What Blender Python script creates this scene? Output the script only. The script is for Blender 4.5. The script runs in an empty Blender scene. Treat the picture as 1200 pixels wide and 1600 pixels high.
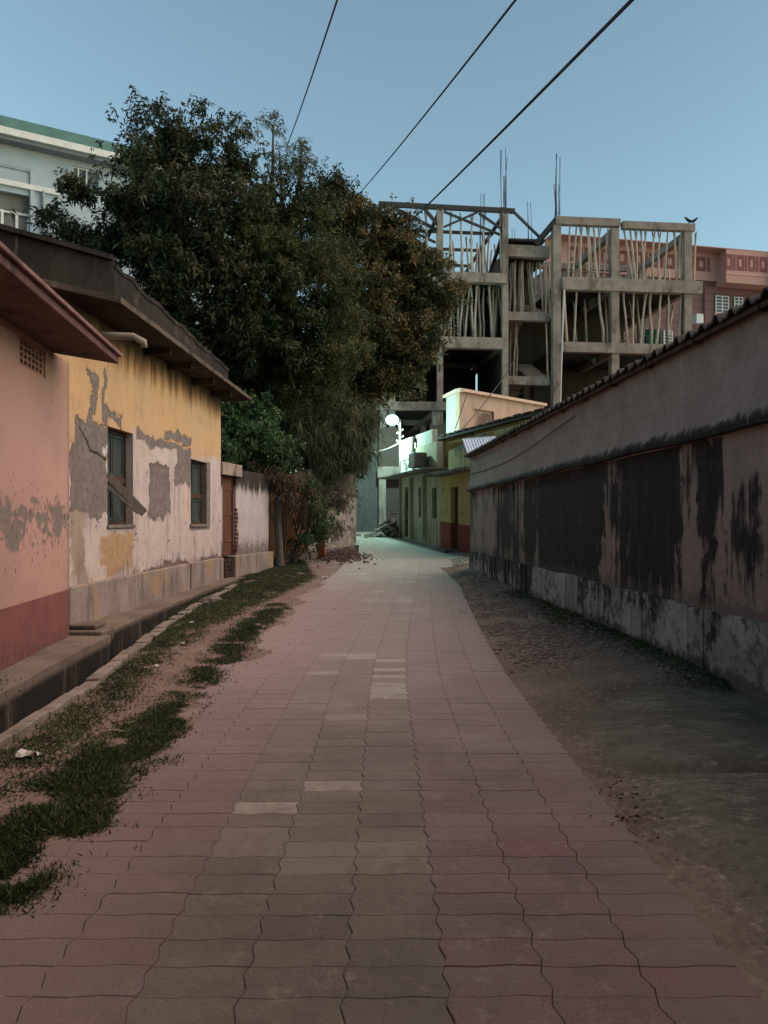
import bpy, math, random
import numpy as np
from mathutils import Vector, Matrix
random.seed(7)
RNG = np.random.default_rng(11)
scene = bpy.context.scene
COL = scene.collection
R = math.radians

# ------------------------------------------------------------ camera, sky, light
cam = bpy.data.cameras.new('camera')
cam_o = bpy.data.objects.new('camera', cam); COL.objects.link(cam_o)
cam_o.location = (0, 0, 1.5); cam_o.rotation_euler = (R(90), 0, 0)
cam.sensor_fit = 'HORIZONTAL'; cam.sensor_width = 36; cam.lens = 36
cam.shift_y = 0.010; cam.clip_end = 3000; cam.clip_start = 0.05
scene.camera = cam_o
scene.render.resolution_x = 768; scene.render.resolution_y = 1024

SUN_EL, SUN_AZ = 7.0, 100.0           # degrees; azimuth clockwise from +Y (behind the camera, to the right)
world = bpy.data.worlds.new('World'); scene.world = world; world.use_nodes = True
wt = world.node_tree; wt.nodes.clear()
sky = wt.nodes.new('ShaderNodeTexSky'); sky.sky_type = 'NISHITA'; sky.sun_disc = False
sky.sun_elevation = R(SUN_EL); sky.sun_rotation = R(SUN_AZ)
sky.air_density = 1.0; sky.dust_density = 0.6; sky.ozone_density = 3.0; sky.altitude = 100
hsv = wt.nodes.new('ShaderNodeHueSaturation'); hsv.inputs['Saturation'].default_value = 0.74
bg = wt.nodes.new('ShaderNodeBackground'); bg.inputs['Strength'].default_value = 0.15
wo = wt.nodes.new('ShaderNodeOutputWorld')
wt.links.new(sky.outputs[0], hsv.inputs['Color']); tint = wt.nodes.new('ShaderNodeMix'); tint.data_type = 'RGBA'; tint.blend_type = 'MULTIPLY'; tint.inputs[0].default_value = 1; tint.inputs[7].default_value = (.86, .97, .84, 1)
wt.links.new(hsv.outputs[0], tint.inputs[6]); wt.links.new(tint.outputs[2], bg.inputs[0]); wt.links.new(bg.outputs[0], wo.inputs[0])

sun = bpy.data.lights.new('afterglow_sun', 'SUN'); sun.energy = 1.65; sun.angle = R(75); sun.color = (1.0, 0.73, 0.60)
sun_o = bpy.data.objects.new('afterglow_sun', sun); COL.objects.link(sun_o)
el = R(50); AZL = 80
sd = Vector((math.sin(R(AZL))*math.cos(el), math.cos(R(AZL))*math.cos(el), math.sin(el)))
sun_o.rotation_euler = sd.to_track_quat('Z', 'Y').to_euler()

scene.view_settings.view_transform = 'Standard'; scene.view_settings.look = 'None'
scene.view_settings.exposure = 1.35; scene.view_settings.gamma = 1.0

# ------------------------------------------------------------ mesh helpers
class MB:
    flipy = False
    def __init__(s): s.v = []; s.f = []; s.a = []
    def add(s, vs, fs, a=None):
        o = len(s.v); s.v += [tuple(p) for p in vs]
        for f in fs: s.f.append(tuple(o+i for i in f)); s.a.append(a)
        return s
    def box(s, x0, x1, y0, y1, z0, z1, a=None):
        return s.add([(x0,y0,z0),(x1,y0,z0),(x1,y1,z0),(x0,y1,z0),(x0,y0,z1),(x1,y0,z1),(x1,y1,z1),(x0,y1,z1)],
              [(0,3,2,1),(4,5,6,7),(0,1,5,4),(1,2,6,5),(2,3,7,6),(3,0,4,7)], a)
    def prism(s, poly, z0, z1, top=None, a=None):
        n = len(poly); A = sum(poly[i][0]*poly[(i+1)%n][1]-poly[(i+1)%n][0]*poly[i][1] for i in range(n))
        if A < 0: poly = poly[::-1]; top = top[::-1] if top else None
        vs = [(p[0],p[1],z0) for p in poly] + [(p[0],p[1],(top[i] if top else z1)) for i, p in enumerate(poly)]
        fs = [tuple(range(n-1,-1,-1)), tuple(range(n,2*n))] + [(i,(i+1)%n,n+(i+1)%n,n+i) for i in range(n)]
        return s.add(vs, fs, a)
    def beam(s, p, q, w, h, up=(0,0,1), a=None):       # rectangular bar from p to q
        p, q = Vector(p), Vector(q); d = (q-p).normalized(); up = Vector(up)
        if abs(d.dot(up)) > .99: up = Vector((1,0,0))
        sx = d.cross(up).normalized()*w/2; uz = sx.cross(d).normalized()*h/2
        vs = [p-sx-uz, p+sx-uz, p+sx+uz, p-sx+uz, q-sx-uz, q+sx-uz, q+sx+uz, q-sx+uz]
        return s.add(vs, [(0,1,2,3),(7,6,5,4),(0,4,5,1),(1,5,6,2),(2,6,7,3),(3,7,4,0)], a)
    def tube(s, pts, rad, n=8, cap=True, a=None):
        pts = [Vector(p) for p in pts]; m = len(pts)
        if not hasattr(rad, '__len__'): rad = [rad]*m
        vs = []; ref = None
        for i in range(m):
            d = (pts[min(i+1,m-1)]-pts[max(i-1,0)]).normalized()
            if ref is None: ref = Vector((0,0,1)) if abs(d.z) < .9 else Vector((1,0,0))
            u = d.cross(ref).normalized(); w = u.cross(d).normalized(); ref = w
            for k in range(n):
                t = 2*math.pi*k/n; vs.append(pts[i]+(u*math.cos(t)+w*math.sin(t))*rad[i])
        fs = [(i*n+k, i*n+(k+1)%n, (i+1)*n+(k+1)%n, (i+1)*n+k) for i in range(m-1) for k in range(n)]
        if cap: fs += [tuple(range(n-1,-1,-1)), tuple(range((m-1)*n, m*n))]
        return s.add(vs, fs, a)
    def ball(s, c, r, n=8, m=6, jit=0, a=None):
        c = Vector(c); r = r if hasattr(r,'__len__') else (r,r,r); vs = []
        for i in range(m+1):
            th = math.pi*i/m
            for k in range(n):
                p = 2*math.pi*k/n; j = 1+random.uniform(-jit,jit)
                vs.append((c.x+r[0]*math.sin(th)*math.cos(p)*j, c.y+r[1]*math.sin(th)*math.sin(p)*j, c.z+r[2]*math.cos(th)*j))
        fs = [(i*n+k,(i+1)*n+k,(i+1)*n+(k+1)%n,i*n+(k+1)%n) for i in range(m) for k in range(n)]
        return s.add(vs, fs, a)
    def wall(s, L0, L1, z0, z1, yf, yb, holes=()):     # wall in local x-z with openings and reveals; yf front, yb back
        xs = sorted({L0, L1, *[h[0] for h in holes], *[h[1] for h in holes]}); zs = sorted({z0, z1, *[h[2] for h in holes], *[h[3] for h in holes]})
        for i in range(len(xs)-1):
            for j in range(len(zs)-1):
                cx, cz = (xs[i]+xs[i+1])/2, (zs[j]+zs[j+1])/2
                if any(h[0]<cx<h[1] and h[2]<cz<h[3] for h in holes): continue
                a, b, c, d = xs[i], xs[i+1], zs[j], zs[j+1]
                s.add([(a,yf,c),(b,yf,c),(b,yf,d),(a,yf,d)], [(0,1,2,3)]); s.add([(a,yb,c),(b,yb,c),(b,yb,d),(a,yb,d)], [(3,2,1,0)])
        for (a,b,c,d) in [(L0,L1,z0,z1)]+list(holes):
            s.add([(a,yf,c),(b,yf,c),(b,yf,d),(a,yf,d),(a,yb,c),(b,yb,c),(b,yb,d),(a,yb,d)],
                  [(0,1,5,4),(1,2,6,5),(2,3,7,6),(3,0,4,7)])
        return s
    def build(s, name, mat, parent=None, loc=None, bevel=0, smooth=False, attr=None):
        if MB.flipy: s.v = [(v[0],-v[1],v[2]) for v in s.v]; s.f = [f[::-1] for f in s.f]
        me = bpy.data.meshes.new(name); me.from_pydata([tuple(v) for v in s.v], [], s.f)
        if attr:
            at = me.attributes.new(attr, 'FLOAT', 'FACE'); at.data.foreach_set('value', [0.5 if x is None else float(x) for x in s.a])
        me.materials.append(mat)
        if smooth: me.polygons.foreach_set('use_smooth', [True]*len(me.polygons))
        me.update()
        o = bpy.data.objects.new(name, me); COL.objects.link(o)
        if parent: o.parent = parent
        if loc: o.location = loc
        if bevel:
            b = o.modifiers.new('bevel', 'BEVEL'); b.width = bevel; b.segments = 2; b.limit_method = 'ANGLE'
        return o

def tag(o, label=None, cat=None, group=None, kind=None):
    if label: o['label'] = label
    if cat: o['category'] = cat
    if group: o['group'] = group
    if kind: o['kind'] = kind
    return o
def thing(name, label, cat, loc=(0,0,0), rot=0, group=None):
    o = bpy.data.objects.new(name, None); COL.objects.link(o); o.empty_display_size = .3
    o.location = loc; o.rotation_euler = (0,0,rot); return tag(o, label, cat, group)

# numpy mesh of many leaves/blades: V (n,4,3) diamonds, tone per face
def quads_mesh(name, V, tone, mat, parent=None):
    n = len(V); me = bpy.data.meshes.new(name)
    me.vertices.add(n*4); me.vertices.foreach_set('co', V.reshape(-1).astype(np.float32))
    me.loops.add(n*4); me.loops.foreach_set('vertex_index', np.arange(n*4, dtype=np.int32))
    me.polygons.add(n); me.polygons.foreach_set('loop_start', np.arange(0, n*4, 4, dtype=np.int32))
    at = me.attributes.new('tone', 'FLOAT', 'FACE'); at.data.foreach_set('value', np.asarray(tone, dtype=np.float32))
    me.materials.append(mat); me.update(calc_edges=True); me.validate()
    o = bpy.data.objects.new(name, me); COL.objects.link(o)
    if parent: o.parent = parent
    return o
def leaf_quads(C, D, L, W, droop=.3, fold=None):
    """C base (n,3), D unit direction (n,3), L length, W width -> diamond quads"""
    n = len(C); rnd = RNG.normal(size=(n,3)); S = np.cross(D, rnd); S /= np.linalg.norm(S,axis=1,keepdims=True)+1e-9
    L = L[:,None]; W = W[:,None]
    tip = C + D*L; tip[:,2] -= droop*L[:,0]
    mid = C + D*L*.48; mid[:,2] -= droop*.2*L[:,0]
    return np.stack([C, mid+S*W*.5, tip, mid-S*W*.5], axis=1)

# measured layout: where a sight line at picture column px meets the line P + s*d
HZ, F, H = 812.0, 1200.0, 1.5
def hit(P, d, px):
    k = (px-600)/F; s = (k*P[1]-P[0])/(d[0]-k*d[1]); return s, P[1]+s*d[1]
def zz(py, Y): return H + (HZ-py)*Y/F
def gp(px, py, z=0.0): Y = (H-z)*F/(py-HZ); return ((px-600)/F*Y, Y)
ORD = ['first','second','third','fourth','fifth','sixth','seventh','eighth','ninth','tenth','eleventh','twelfth','thirteenth','fourteenth']
def unit(a): l = math.hypot(*a); return (a[0]/l, a[1]/l)
def slope(Y): 
    Y = np.asarray(Y, dtype=float); t = np.clip(Y-18, 0, 24); return np.where(t<3, .045*t*t/6, .045*(t-1.5))

# ------------------------------------------------------------ material helpers
class M:
    def __init__(s, name):
        s.m = bpy.data.materials.new(name); s.m.use_nodes = True; s.t = s.m.node_tree; s.t.nodes.clear(); s._o = None
    def n(s, ty, **kw):
        nd = s.t.nodes.new(ty)
        for k, v in kw.items(): setattr(nd, k, v)
        return nd
    def put(s, sock, v):
        if isinstance(v, bpy.types.NodeSocket): s.t.links.new(v, sock)
        elif hasattr(v, '__len__') and len(v) == 3 and sock.type == 'RGBA': sock.default_value = (*v, 1)
        else: sock.default_value = v
    def obj(s):
        if not s._o: s._o = s.n('ShaderNodeTexCoord').outputs['Object']
        return s._o
    def xyz(s, v=None):
        nd = s.n('ShaderNodeSeparateXYZ'); s.put(nd.inputs[0], v or s.obj()); return nd.outputs[0], nd.outputs[1], nd.outputs[2]
    def math(s, op, a, b=0.0, clamp=False):
        nd = s.n('ShaderNodeMath', operation=op, use_clamp=clamp); s.put(nd.inputs[0], a); s.put(nd.inputs[1], b); return nd.outputs[0]
    def add(s, a, b): return s.math('ADD', a, b)
    def sub(s, a, b): return s.math('SUBTRACT', a, b)
    def mul(s, a, b): return s.math('MULTIPLY', a, b)
    def mx(s, a, b): return s.math('MAXIMUM', a, b)
    def inv(s, a): return s.math('SUBTRACT', 1.0, a)
    def vm(s, v, sc):
        nd = s.n('ShaderNodeVectorMath', operation='MULTIPLY'); s.put(nd.inputs[0], v); nd.inputs[1].default_value = sc; return nd.outputs[0]
    def noise(s, scale, detail=5, rough=.6, st=(1,1,1), v=None, dist=0, off=0):
        vv = s.vm(v or s.obj(), st)
        if off:
            q = s.n('ShaderNodeVectorMath', operation='ADD'); s.put(q.inputs[0], vv); q.inputs[1].default_value = (off, off*1.7, off*.3); vv = q.outputs[0]
        nd = s.n('ShaderNodeTexNoise'); s.put(nd.inputs['Vector'], vv)
        nd.inputs['Scale'].default_value = scale; nd.inputs['Detail'].default_value = detail
        nd.inputs['Roughness'].default_value = rough; nd.inputs['Distortion'].default_value = dist
        return nd.outputs['Fac']
    def vor(s, scale, st=(1,1,1), feature='F1'):
        nd = s.n('ShaderNodeTexVoronoi', feature=feature); s.put(nd.inputs['Vector'], s.vm(s.obj(), st)); nd.inputs['Scale'].default_value = scale
        return nd.outputs['Distance']
    def sm(s, x, lo, hi):
        nd = s.n('ShaderNodeMapRange', interpolation_type='SMOOTHSTEP'); s.put(nd.inputs[0], x)
        a, b = (0, 1)
        if lo > hi: lo, hi, a, b = hi, lo, 1, 0
        nd.inputs[1].default_value = lo; nd.inputs[2].default_value = hi; nd.inputs[3].default_value = a; nd.inputs[4].default_value = b
        return nd.outputs[0]
    def mix(s, f, a, b, mode='MIX'):
        nd = s.n('ShaderNodeMix', data_type='RGBA', blend_type=mode); s.put(nd.inputs[0], f); s.put(nd.inputs[6], a); s.put(nd.inputs[7], b); return nd.outputs[2]
    def attr(s, name):
        nd = s.n('ShaderNodeAttribute', attribute_name=name); return nd.outputs['Fac']
    def curve(s, x, lo, hi, stops):      # piecewise-linear lookup of x in lo..hi -> value
        nd = s.n('ShaderNodeMapRange'); s.put(nd.inputs[0], x); nd.inputs[1].default_value = lo; nd.inputs[2].default_value = hi
        rp = s.n('ShaderNodeValToRGB'); s.put(rp.inputs[0], nd.outputs[0]); e = rp.color_ramp.elements
        while len(e) < len(stops): e.new(0.5)
        for i, (p, v) in enumerate(stops): e[i].position = (p-lo)/(hi-lo); w_ = (v+2)/4; e[i].color = (w_,w_,w_,1)
        return s.sub(s.mul(rp.outputs[0], 4.0), 2.0)
    def box(s, x, z, x0, x1, z0, z1, so=.05):
        a = s.mul(s.sm(x, x0-so, x0+so), s.sm(x, x1+so, x1-so)); b = s.mul(s.sm(z, z0-so, z0+so), s.sm(z, z1+so, z1-so)); return s.mul(a, b)
    def out(s, col, rough=.9, h=None, bs=.4, bd=.01, spec=.2, trans=0, metal=0):
        p = s.n('ShaderNodeBsdfPrincipled'); s.put(p.inputs['Base Color'], col); s.put(p.inputs['Roughness'], rough)
        p.inputs['Specular IOR Level'].default_value = spec; p.inputs['Metallic'].default_value = metal
        if h is not None:
            b = s.n('ShaderNodeBump'); s.put(b.inputs['Height'], h); b.inputs['Strength'].default_value = bs; b.inputs['Distance'].default_value = bd
            s.t.links.new(b.outputs[0], p.inputs['Normal'])
        o = s.n('ShaderNodeOutputMaterial'); sh = p.outputs[0]
        if trans:
            tr = s.n('ShaderNodeBsdfTranslucent'); s.put(tr.inputs[0], col); mxs = s.n('ShaderNodeMixShader'); mxs.inputs[0].default_value = trans
            s.t.links.new(sh, mxs.inputs[1]); s.t.links.new(tr.outputs[0], mxs.inputs[2]); sh = mxs.outputs[0]
        s.t.links.new(sh, o.inputs[0]); return s.m

def mottled(name, c1, c2, scale=3, rough=.9, bs=.4, bd=.008, fine=40, st=(1,1,1), stain=None, stain_amt=.5, spec=.2, metal=0):
    m = M(name); n1 = m.noise(scale, 6, .65, st); n2 = m.noise(fine, 4, .6)
    c = m.mix(m.sm(n1, .35, .65), c1, c2)
    c = m.mix(m.mul(m.sm(n2, .4, .7), .25), c, tuple(x*.6 for x in c1))
    if stain:
        g = m.noise(1.6, 7, .7, (1,1,.35), off=5); c = m.mix(m.mul(m.sm(g, .5, .66), stain_amt), c, stain)
    return m.out(c, rough, m.add(m.mul(n2, .6), n1), bs, bd, spec, 0, metal)

concrete = mottled('raw_concrete', (.21,.168,.143), (.31,.255,.222), 1.6, stain=(.085,.065,.055), stain_amt=.75)
concrete_dark = mottled('damp_concrete', (.13,.115,.10), (.21,.19,.165), 2.5, stain=(.03,.028,.025), stain_amt=.85)
bamboo_m = mottled('weathered_bamboo', (.46,.40,.33), (.32,.26,.205), 6, fine=20)
wood_dark = mottled('dark_wood', (.045,.028,.02), (.085,.05,.035), 5, st=(1,1,.2))
wood_grey = mottled('grey_wood', (.10,.085,.07), (.16,.135,.11), 8, st=(3,3,.3))
rebar_m = mottled('rusted_rebar', (.05,.05,.055), (.09,.075,.07), 9)
steel_dark = mottled('dark_steel', (.035,.035,.04), (.07,.06,.055), 6)
white_paint = mottled('white_paint', (.55,.56,.56), (.65,.66,.66), 3)
black_m = mottled('black_feather', (.012,.012,.014), (.02,.02,.024), 9)
# ------------------------------------------------------------ ground
def road_shift(Y):
    t = np.maximum(0, np.asarray(Y, dtype=float)-6.5); return .063*t*t/(t+3.0)
def vnoise(x, y, s, seed=0):            # cheap value noise
    x = np.asarray(x)*s; y = np.asarray(y)*s; xi = np.floor(x); yi = np.floor(y); fx = x-xi; fy = y-yi
    fx = fx*fx*(3-2*fx); fy = fy*fy*(3-2*fy)
    h = lambda a, b: np.modf(np.abs(np.sin(a*127.1+b*311.7+seed*74.7)*43758.5453))[0]
    return (h(xi,yi)*(1-fx)+h(xi+1,yi)*fx)*(1-fy)+(h(xi,yi+1)*(1-fx)+h(xi+1,yi+1)*fx)*fy
def fbm(x, y, s, seed=0): return .55*vnoise(x,y,s,seed)+.3*vnoise(x,y,s*2.3,seed+1)+.15*vnoise(x,y,s*5.1,seed+2)
LIPP = [(-4,-2.5),(5.1,-2.55),(6.4,-2.62),(10,-3.02),(13,-3.24),(17,-3.35),(21,-3.05),(22.5,-3.2),(60,-3.2)]
LEDP = [(-4,-2.75),(5.9,-2.98),(6.9,-3.07),(8.9,-3.18),(9.8,-3.45),(16.3,-3.52),(21,-3.17),(22.5,-3.3),(60,-3.3)]
def lip(Y): return np.interp(Y, [p[0] for p in LIPP], [p[1] for p in LIPP])
def led(Y): return np.interp(Y, [p[0] for p in LEDP], [p[1] for p in LEDP])
def rleft(Y): return -1.62 + 0*np.asarray(Y, dtype=float)
def rright(Y): return 1.17 + road_shift(Y)
def gz(X, Y):
    X = np.asarray(X, dtype=float); Y = np.asarray(Y, dtype=float)
    e = np.maximum(np.clip((rleft(Y)+.15+.75*(fbm(X,Y,1.3,21)-.35)+.25*(fbm(X,Y,6,22)-.5)-X)/.30, 0, 1), np.clip((X-rright(Y)+.05)/.3, 0, 1))
    b = -.006 + e*(.020 + .035*fbm(X,Y,1.7)+.02*(fbm(X,Y,7,3)-.5))
    b += .05*np.clip((-2.0-X)/.6, 0, 1)*(Y<24) - .05*np.clip((-2.55-X)/.15,0,1)*(Y<24)*0
    b += .10*np.clip((X-(3.36-.0478*Y)+.9)/.9, 0, 1)*np.clip((Y-5)/3,0,1)*(Y<22)*(.6+.6*fbm(X,Y,2.3,9))
    ks = np.clip((X-1.25-.35*fbm(X,Y,1.9,51))/.25, 0, 1)*np.clip((6.9+.9*(fbm(X,Y,1.4,52)-.5)-Y-np.maximum(0,2.2-X)*.6)/.5, 0, 1); b = b*(1-ks)-.03*ks
    kl = np.clip((lip(Y)+.42-X)/.30, 0, 1)*(Y < 18); b = b*(1-kl)+.018*kl
    return slope(Y) + b*np.clip((34-Y)/6, 0, 1)
Ys = np.concatenate([np.arange(-4, 1.6, .4), np.arange(1.6, 9, .09), np.arange(9, 16, .16), np.arange(16, 44, .35), [46, 60, 100, 200, 500, 1200]])
Xf = np.concatenate([np.linspace(0, 1, 62)])
rows = []
for Y in Ys:
    l = float(lip(Y)); d = float(led(Y)); deep = -.5 if Y < 21.5 else float(slope(Y))
    xs = [-1200, -150, d-.3, d-.02, l-.002, l+.0] + list(l + Xf[1:]*(5.0-l)) + [7, 12, 150, 1200]
    zs = []
    for i, x in enumerate(xs):
        if i < 2: zs.append(float(slope(Y))-.3)
        elif i < 5: zs.append(deep-.02)
        else: zs.append(float(gz(min(x,6), Y)) + (0 if x<6 else 0))
    rows.append([(x, float(Y), z) for x, z in zip(xs, zs)])
g = MB(); nc = len(rows[0]); g.v = [p for r in rows for p in r]
g.f = [(i*nc+j, i*nc+j+1, (i+1)*nc+j+1, (i+1)*nc+j) for i in range(len(rows)-1) for j in range(nc-1)]; g.a = [None]*len(g.f)
m = M('earth'); x, y, z = m.xyz()
n1 = m.noise(1.3, 7, .65); n2 = m.noise(9, 6, .7); n3 = m.noise(55, 4, .7); n4 = m.noise(.5, 4, .6, off=3)
c = m.mix(m.sm(n1, .35, .65), (.160,.115,.090), (.21,.155,.125))
c = m.mix(m.mul(m.sm(n2, .45, .7), .45), c, (.095,.068,.05))
c = m.mix(m.mul(m.sm(n3, .5, .7), .4), c, (.27,.215,.175))
rdirt = m.mul(m.sm(x, 1.1, 1.7), m.sm(n4, .35, .6)); c = m.mix(m.mul(rdirt, .45), c, (.085,.068,.055))
gz1 = m.mul(m.mul(m.sm(m.add(x, m.mul(n2,.6)),1.2,1.9), m.sm(m.add(y, m.mul(n1,3)), 10.5, 7.0)), .9); c = m.mix(gz1, c, m.mix(m.sm(n1,.35,.62), (.072,.064,.050), (.125,.112,.090)))
n5 = m.noise(26, 5, .8, off=14); c = m.mix(m.mul(m.sm(x,1.0,1.4), m.mul(m.sm(n5,.52,.66),.7)), c, (.33,.27,.23)); c = m.mix(m.mul(m.sm(x,1.0,1.4), m.mul(m.sm(n5,.46,.36),.6)), c, (.05,.04,.032))
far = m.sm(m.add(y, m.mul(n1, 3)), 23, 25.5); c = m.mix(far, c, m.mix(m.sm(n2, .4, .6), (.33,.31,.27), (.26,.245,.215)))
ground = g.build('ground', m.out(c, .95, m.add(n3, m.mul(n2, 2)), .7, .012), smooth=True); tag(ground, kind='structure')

# ------------------------------------------------------------ interlocking paver road
pv = MB(); cols = []
W, D = .325, .166
def blockcol(ci, Y, X):
    grey = -3 <= ci <= -1
    r = random.random()
    if grey: c = (.105,.096,.074) if r < .6 else (.088,.080,.064)
    else: c = (.135,.080,.084) if r < .55 else (.118,.078,.082)
    # red blocks are faded and dusty along most of the lane
    v = random.uniform(.88, 1.10)
    if random.random() < .04: v *= 1.2
    if (ci,) == (-1,) and 6.0 < Y < 8.2 and random.random() < .5 or (ci == -1 and 13 < Y < 15 and random.random()<.3): return (.33,.33,.27)
    if (ci == -3 and 3.3 < Y < 3.62) or (ci == -2 and 3.18 < Y < 3.5) or (ci == -1 and 3.1 < Y < 3.45): return (.165,.148,.115)
    if not grey and random.random() < .07: c = (.132,.062,.066)
    if grey and random.random() < .05: c = (.30,.27,.215)
    return tuple(q*v for q in c)
special = {(-3,): None}
for ci in range(-7, 6):
    off = random.uniform(-.004,.004)
    Y = .9+off
    while Y < 24.6:
        X0 = .2 + (ci)*W; s0 = float(road_shift(Y)); s1 = float(road_shift(Y+D))
        xc = X0+W/2+s0
        if not (float(rleft(Y))-.35 < xc < float(rright(Y))+.12): Y += D; continue
        zc = float(slope(Y+D/2)) + .012 + random.uniform(-.0012, .0014); tx = random.uniform(-.006,.006); ty = random.uniform(-.006,.006)
        dz = float(slope(Y+D)-slope(Y))
        g_ = .0010
        wob = .010
        L = [(0+g_, g_), (wob+g_, D*.27), (-wob+g_, D*.73), (g_, D-g_)]
        Rr = [(W-g_, D-g_), (W-wob-g_, D*.73), (W+wob-g_, D*.27), (W-g_, g_)]
        T = [(W*.33, D-g_-.006), (W*.66, D-g_+.006)]; B = [(W*.66, g_+.006), (W*.33, g_-.006)]
        poly = B[::-1] + Rr[::-1] + T[::-1] + L[::-1]
        poly = [(W*.33, g_-.006), (W*.66, g_+.006), (W-g_, g_), (W+wob-g_, D*.27), (W-wob-g_, D*.73), (W-g_, D-g_), (W*.66, D-g_+.006), (W*.33, D-g_-.006), (g_, D-g_), (-wob+g_, D*.73), (wob+g_, D*.27), (g_, g_)]
        n = len(poly); cx, cy = W/2, D/2; vs = []
        for (px_, py_) in poly:
            k = 1-.02; 
            qx, qy = cx+(px_-cx)*(1-.016), cy+(py_-cy)*(1-.03)
            sh = s0+(s1-s0)*qy/D
            vs.append((X0+qx+sh, Y+qy, zc+(qx-cx)*tx+(qy-cy)*ty+dz*(qy/D-.5)))
        for (px_, py_) in poly:
            sh = s0+(s1-s0)*py_/D
            vs.append((X0+px_+sh, Y+py_, zc+(px_-cx)*tx+(py_-cy)*ty+dz*(py_/D-.5)-.0025))
        for (px_, py_) in poly:
            sh = s0+(s1-s0)*py_/D; vs.append((X0+px_+sh, Y+py_, zc-.03))
        fs = [tuple(range(n))] + [(n+i, n+(i+1)%n, (i+1)%n, i) for i in range(n)] + [(2*n+i, 2*n+(i+1)%n, n+(i+1)%n, n+i) for i in range(n)]
        pv.add(vs, fs); cols += [blockcol(ci, Y, X0)]*len(fs); Y += D
m = M('paver_block'); x, y, z = m.xyz()
ca = m.n('ShaderNodeAttribute', attribute_name='blockcol').outputs['Color']
n1 = m.noise(1.1, 6, .6); n2 = m.noise(14, 6, .7); n3 = m.noise(90, 3, .6)
c = m.mix(m.mul(m.sm(n2, .35, .7), .35), ca, m.mix(.5, ca, (.10,.085,.075)))
c = m.mix(m.mul(m.sm(n3, .45, .7), .22), c, (.33,.30,.26))
big = m.noise(.45, 6, .7, off=17); c = m.mix(m.mul(m.sm(big, .42, .62), .45), c, (.075,.062,.052)); n6 = m.noise(5, 7, .8, off=23); c = m.mix(m.mul(m.sm(n6, .48, .64), .5), c, (.070,.056,.050)); n7 = m.noise(8, 7, .8, off=29); c = m.mix(m.mul(m.sm(n7, .54, .68), .4), c, (.24,.20,.165))
# thin dust, thickest along the road's edges
dust = m.add(m.curve(x, -2, 2, [(-2,1.0),(-1.45,.90),(-1.0,.55),(-.6,.22),(.3,.14),(.9,.30),(1.25,.68),(2,.8)]), m.mul(m.sub(n1, .5), 1.1))
dustm = m.mul(m.sm(m.add(dust, m.mul(m.sub(n2,.5), .5)), .0, .9), .8)
c = m.mix(dustm, c, (.150,.115,.098))
far = m.sm(m.add(y, m.mul(n1, 4)), 4, 12); c = m.mix(m.mul(far, .50), c, (.42,.32,.30))  # far tiles paled in the colour to match brighter light up the lane
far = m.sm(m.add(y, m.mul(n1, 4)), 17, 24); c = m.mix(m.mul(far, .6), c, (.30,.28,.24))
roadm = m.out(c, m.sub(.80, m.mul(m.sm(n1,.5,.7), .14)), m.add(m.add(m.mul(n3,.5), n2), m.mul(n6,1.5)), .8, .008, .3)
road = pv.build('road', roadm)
at = road.data.attributes.new('blockcol', 'FLOAT_COLOR', 'FACE'); at.data.foreach_set('color', [q for c_ in cols for q in (*c_, 1.0)])
tag(road, kind='structure')

# mossy concrete pavement at the right foreground, with an open joint
m = M('mossy_pavement'); n1 = m.noise(1.5, 7, .7); n2 = m.noise(16, 5, .7); n3 = m.noise(70, 3, .7)
c = m.mix(m.sm(n1, .35, .62), (.072,.066,.052), (.125,.115,.092)); c = m.mix(m.mul(m.sm(n2, .45, .68), .6), c, (.050,.044,.033))
n4 = m.noise(7, 8, .85, (1,2.6,1), off=4); n5 = m.noise(1.1, 3, .5, off=9); c = m.mix(m.mul(m.mul(m.sm(n4, .50, .64), m.sm(n5,.35,.6)), .85), c, (.27,.245,.20)); c = m.mix(m.mul(m.sm(n3, .55, .68), .4), c, (.22,.195,.16))
pm = m.out(c, .95, m.add(m.mul(n3,.5), n2), .8, .012)
def slabgrid(name, Y0, Y1, xl):
    b = MB(); ny = max(2, int((Y1-Y0)/.08)); nx = 30; vs = []
    for i in range(ny+1):
        Y = Y0+(Y1-Y0)*i/ny; xw = 3.36-.0478*Y+.01
        xa = xl(Y)+.09*(float(fbm(3,Y,2.2,5))-.5)+.03*(float(fbm(3,Y,11,6))-.5)
        for j in range(nx+1):
            X = xa+(xw-xa)*j/nx; e = min(1, (X-xa)/.40+0.0)
            vs.append((X, Y, float(slope(Y))- .004 + e*(.034+.02*float(fbm(X,Y,2,4))) - (.05 if (i in (0,ny) ) else 0)))
    b.v = vs; b.f = [(i*(nx+1)+j, i*(nx+1)+j+1, (i+1)*(nx+1)+j+1, (i+1)*(nx+1)+j) for i in range(ny) for j in range(nx)]; b.a = [None]*len(b.f)
    o = b.build(name, pm, smooth=True); tag(o, kind='structure'); return o
slabgrid('pavement', -3, 4.50, lambda Y: 1.22)
slabgrid('pavement', 4.55, 7.2, lambda Y: 1.22+max(0,(Y-5.2))*.55)

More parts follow.
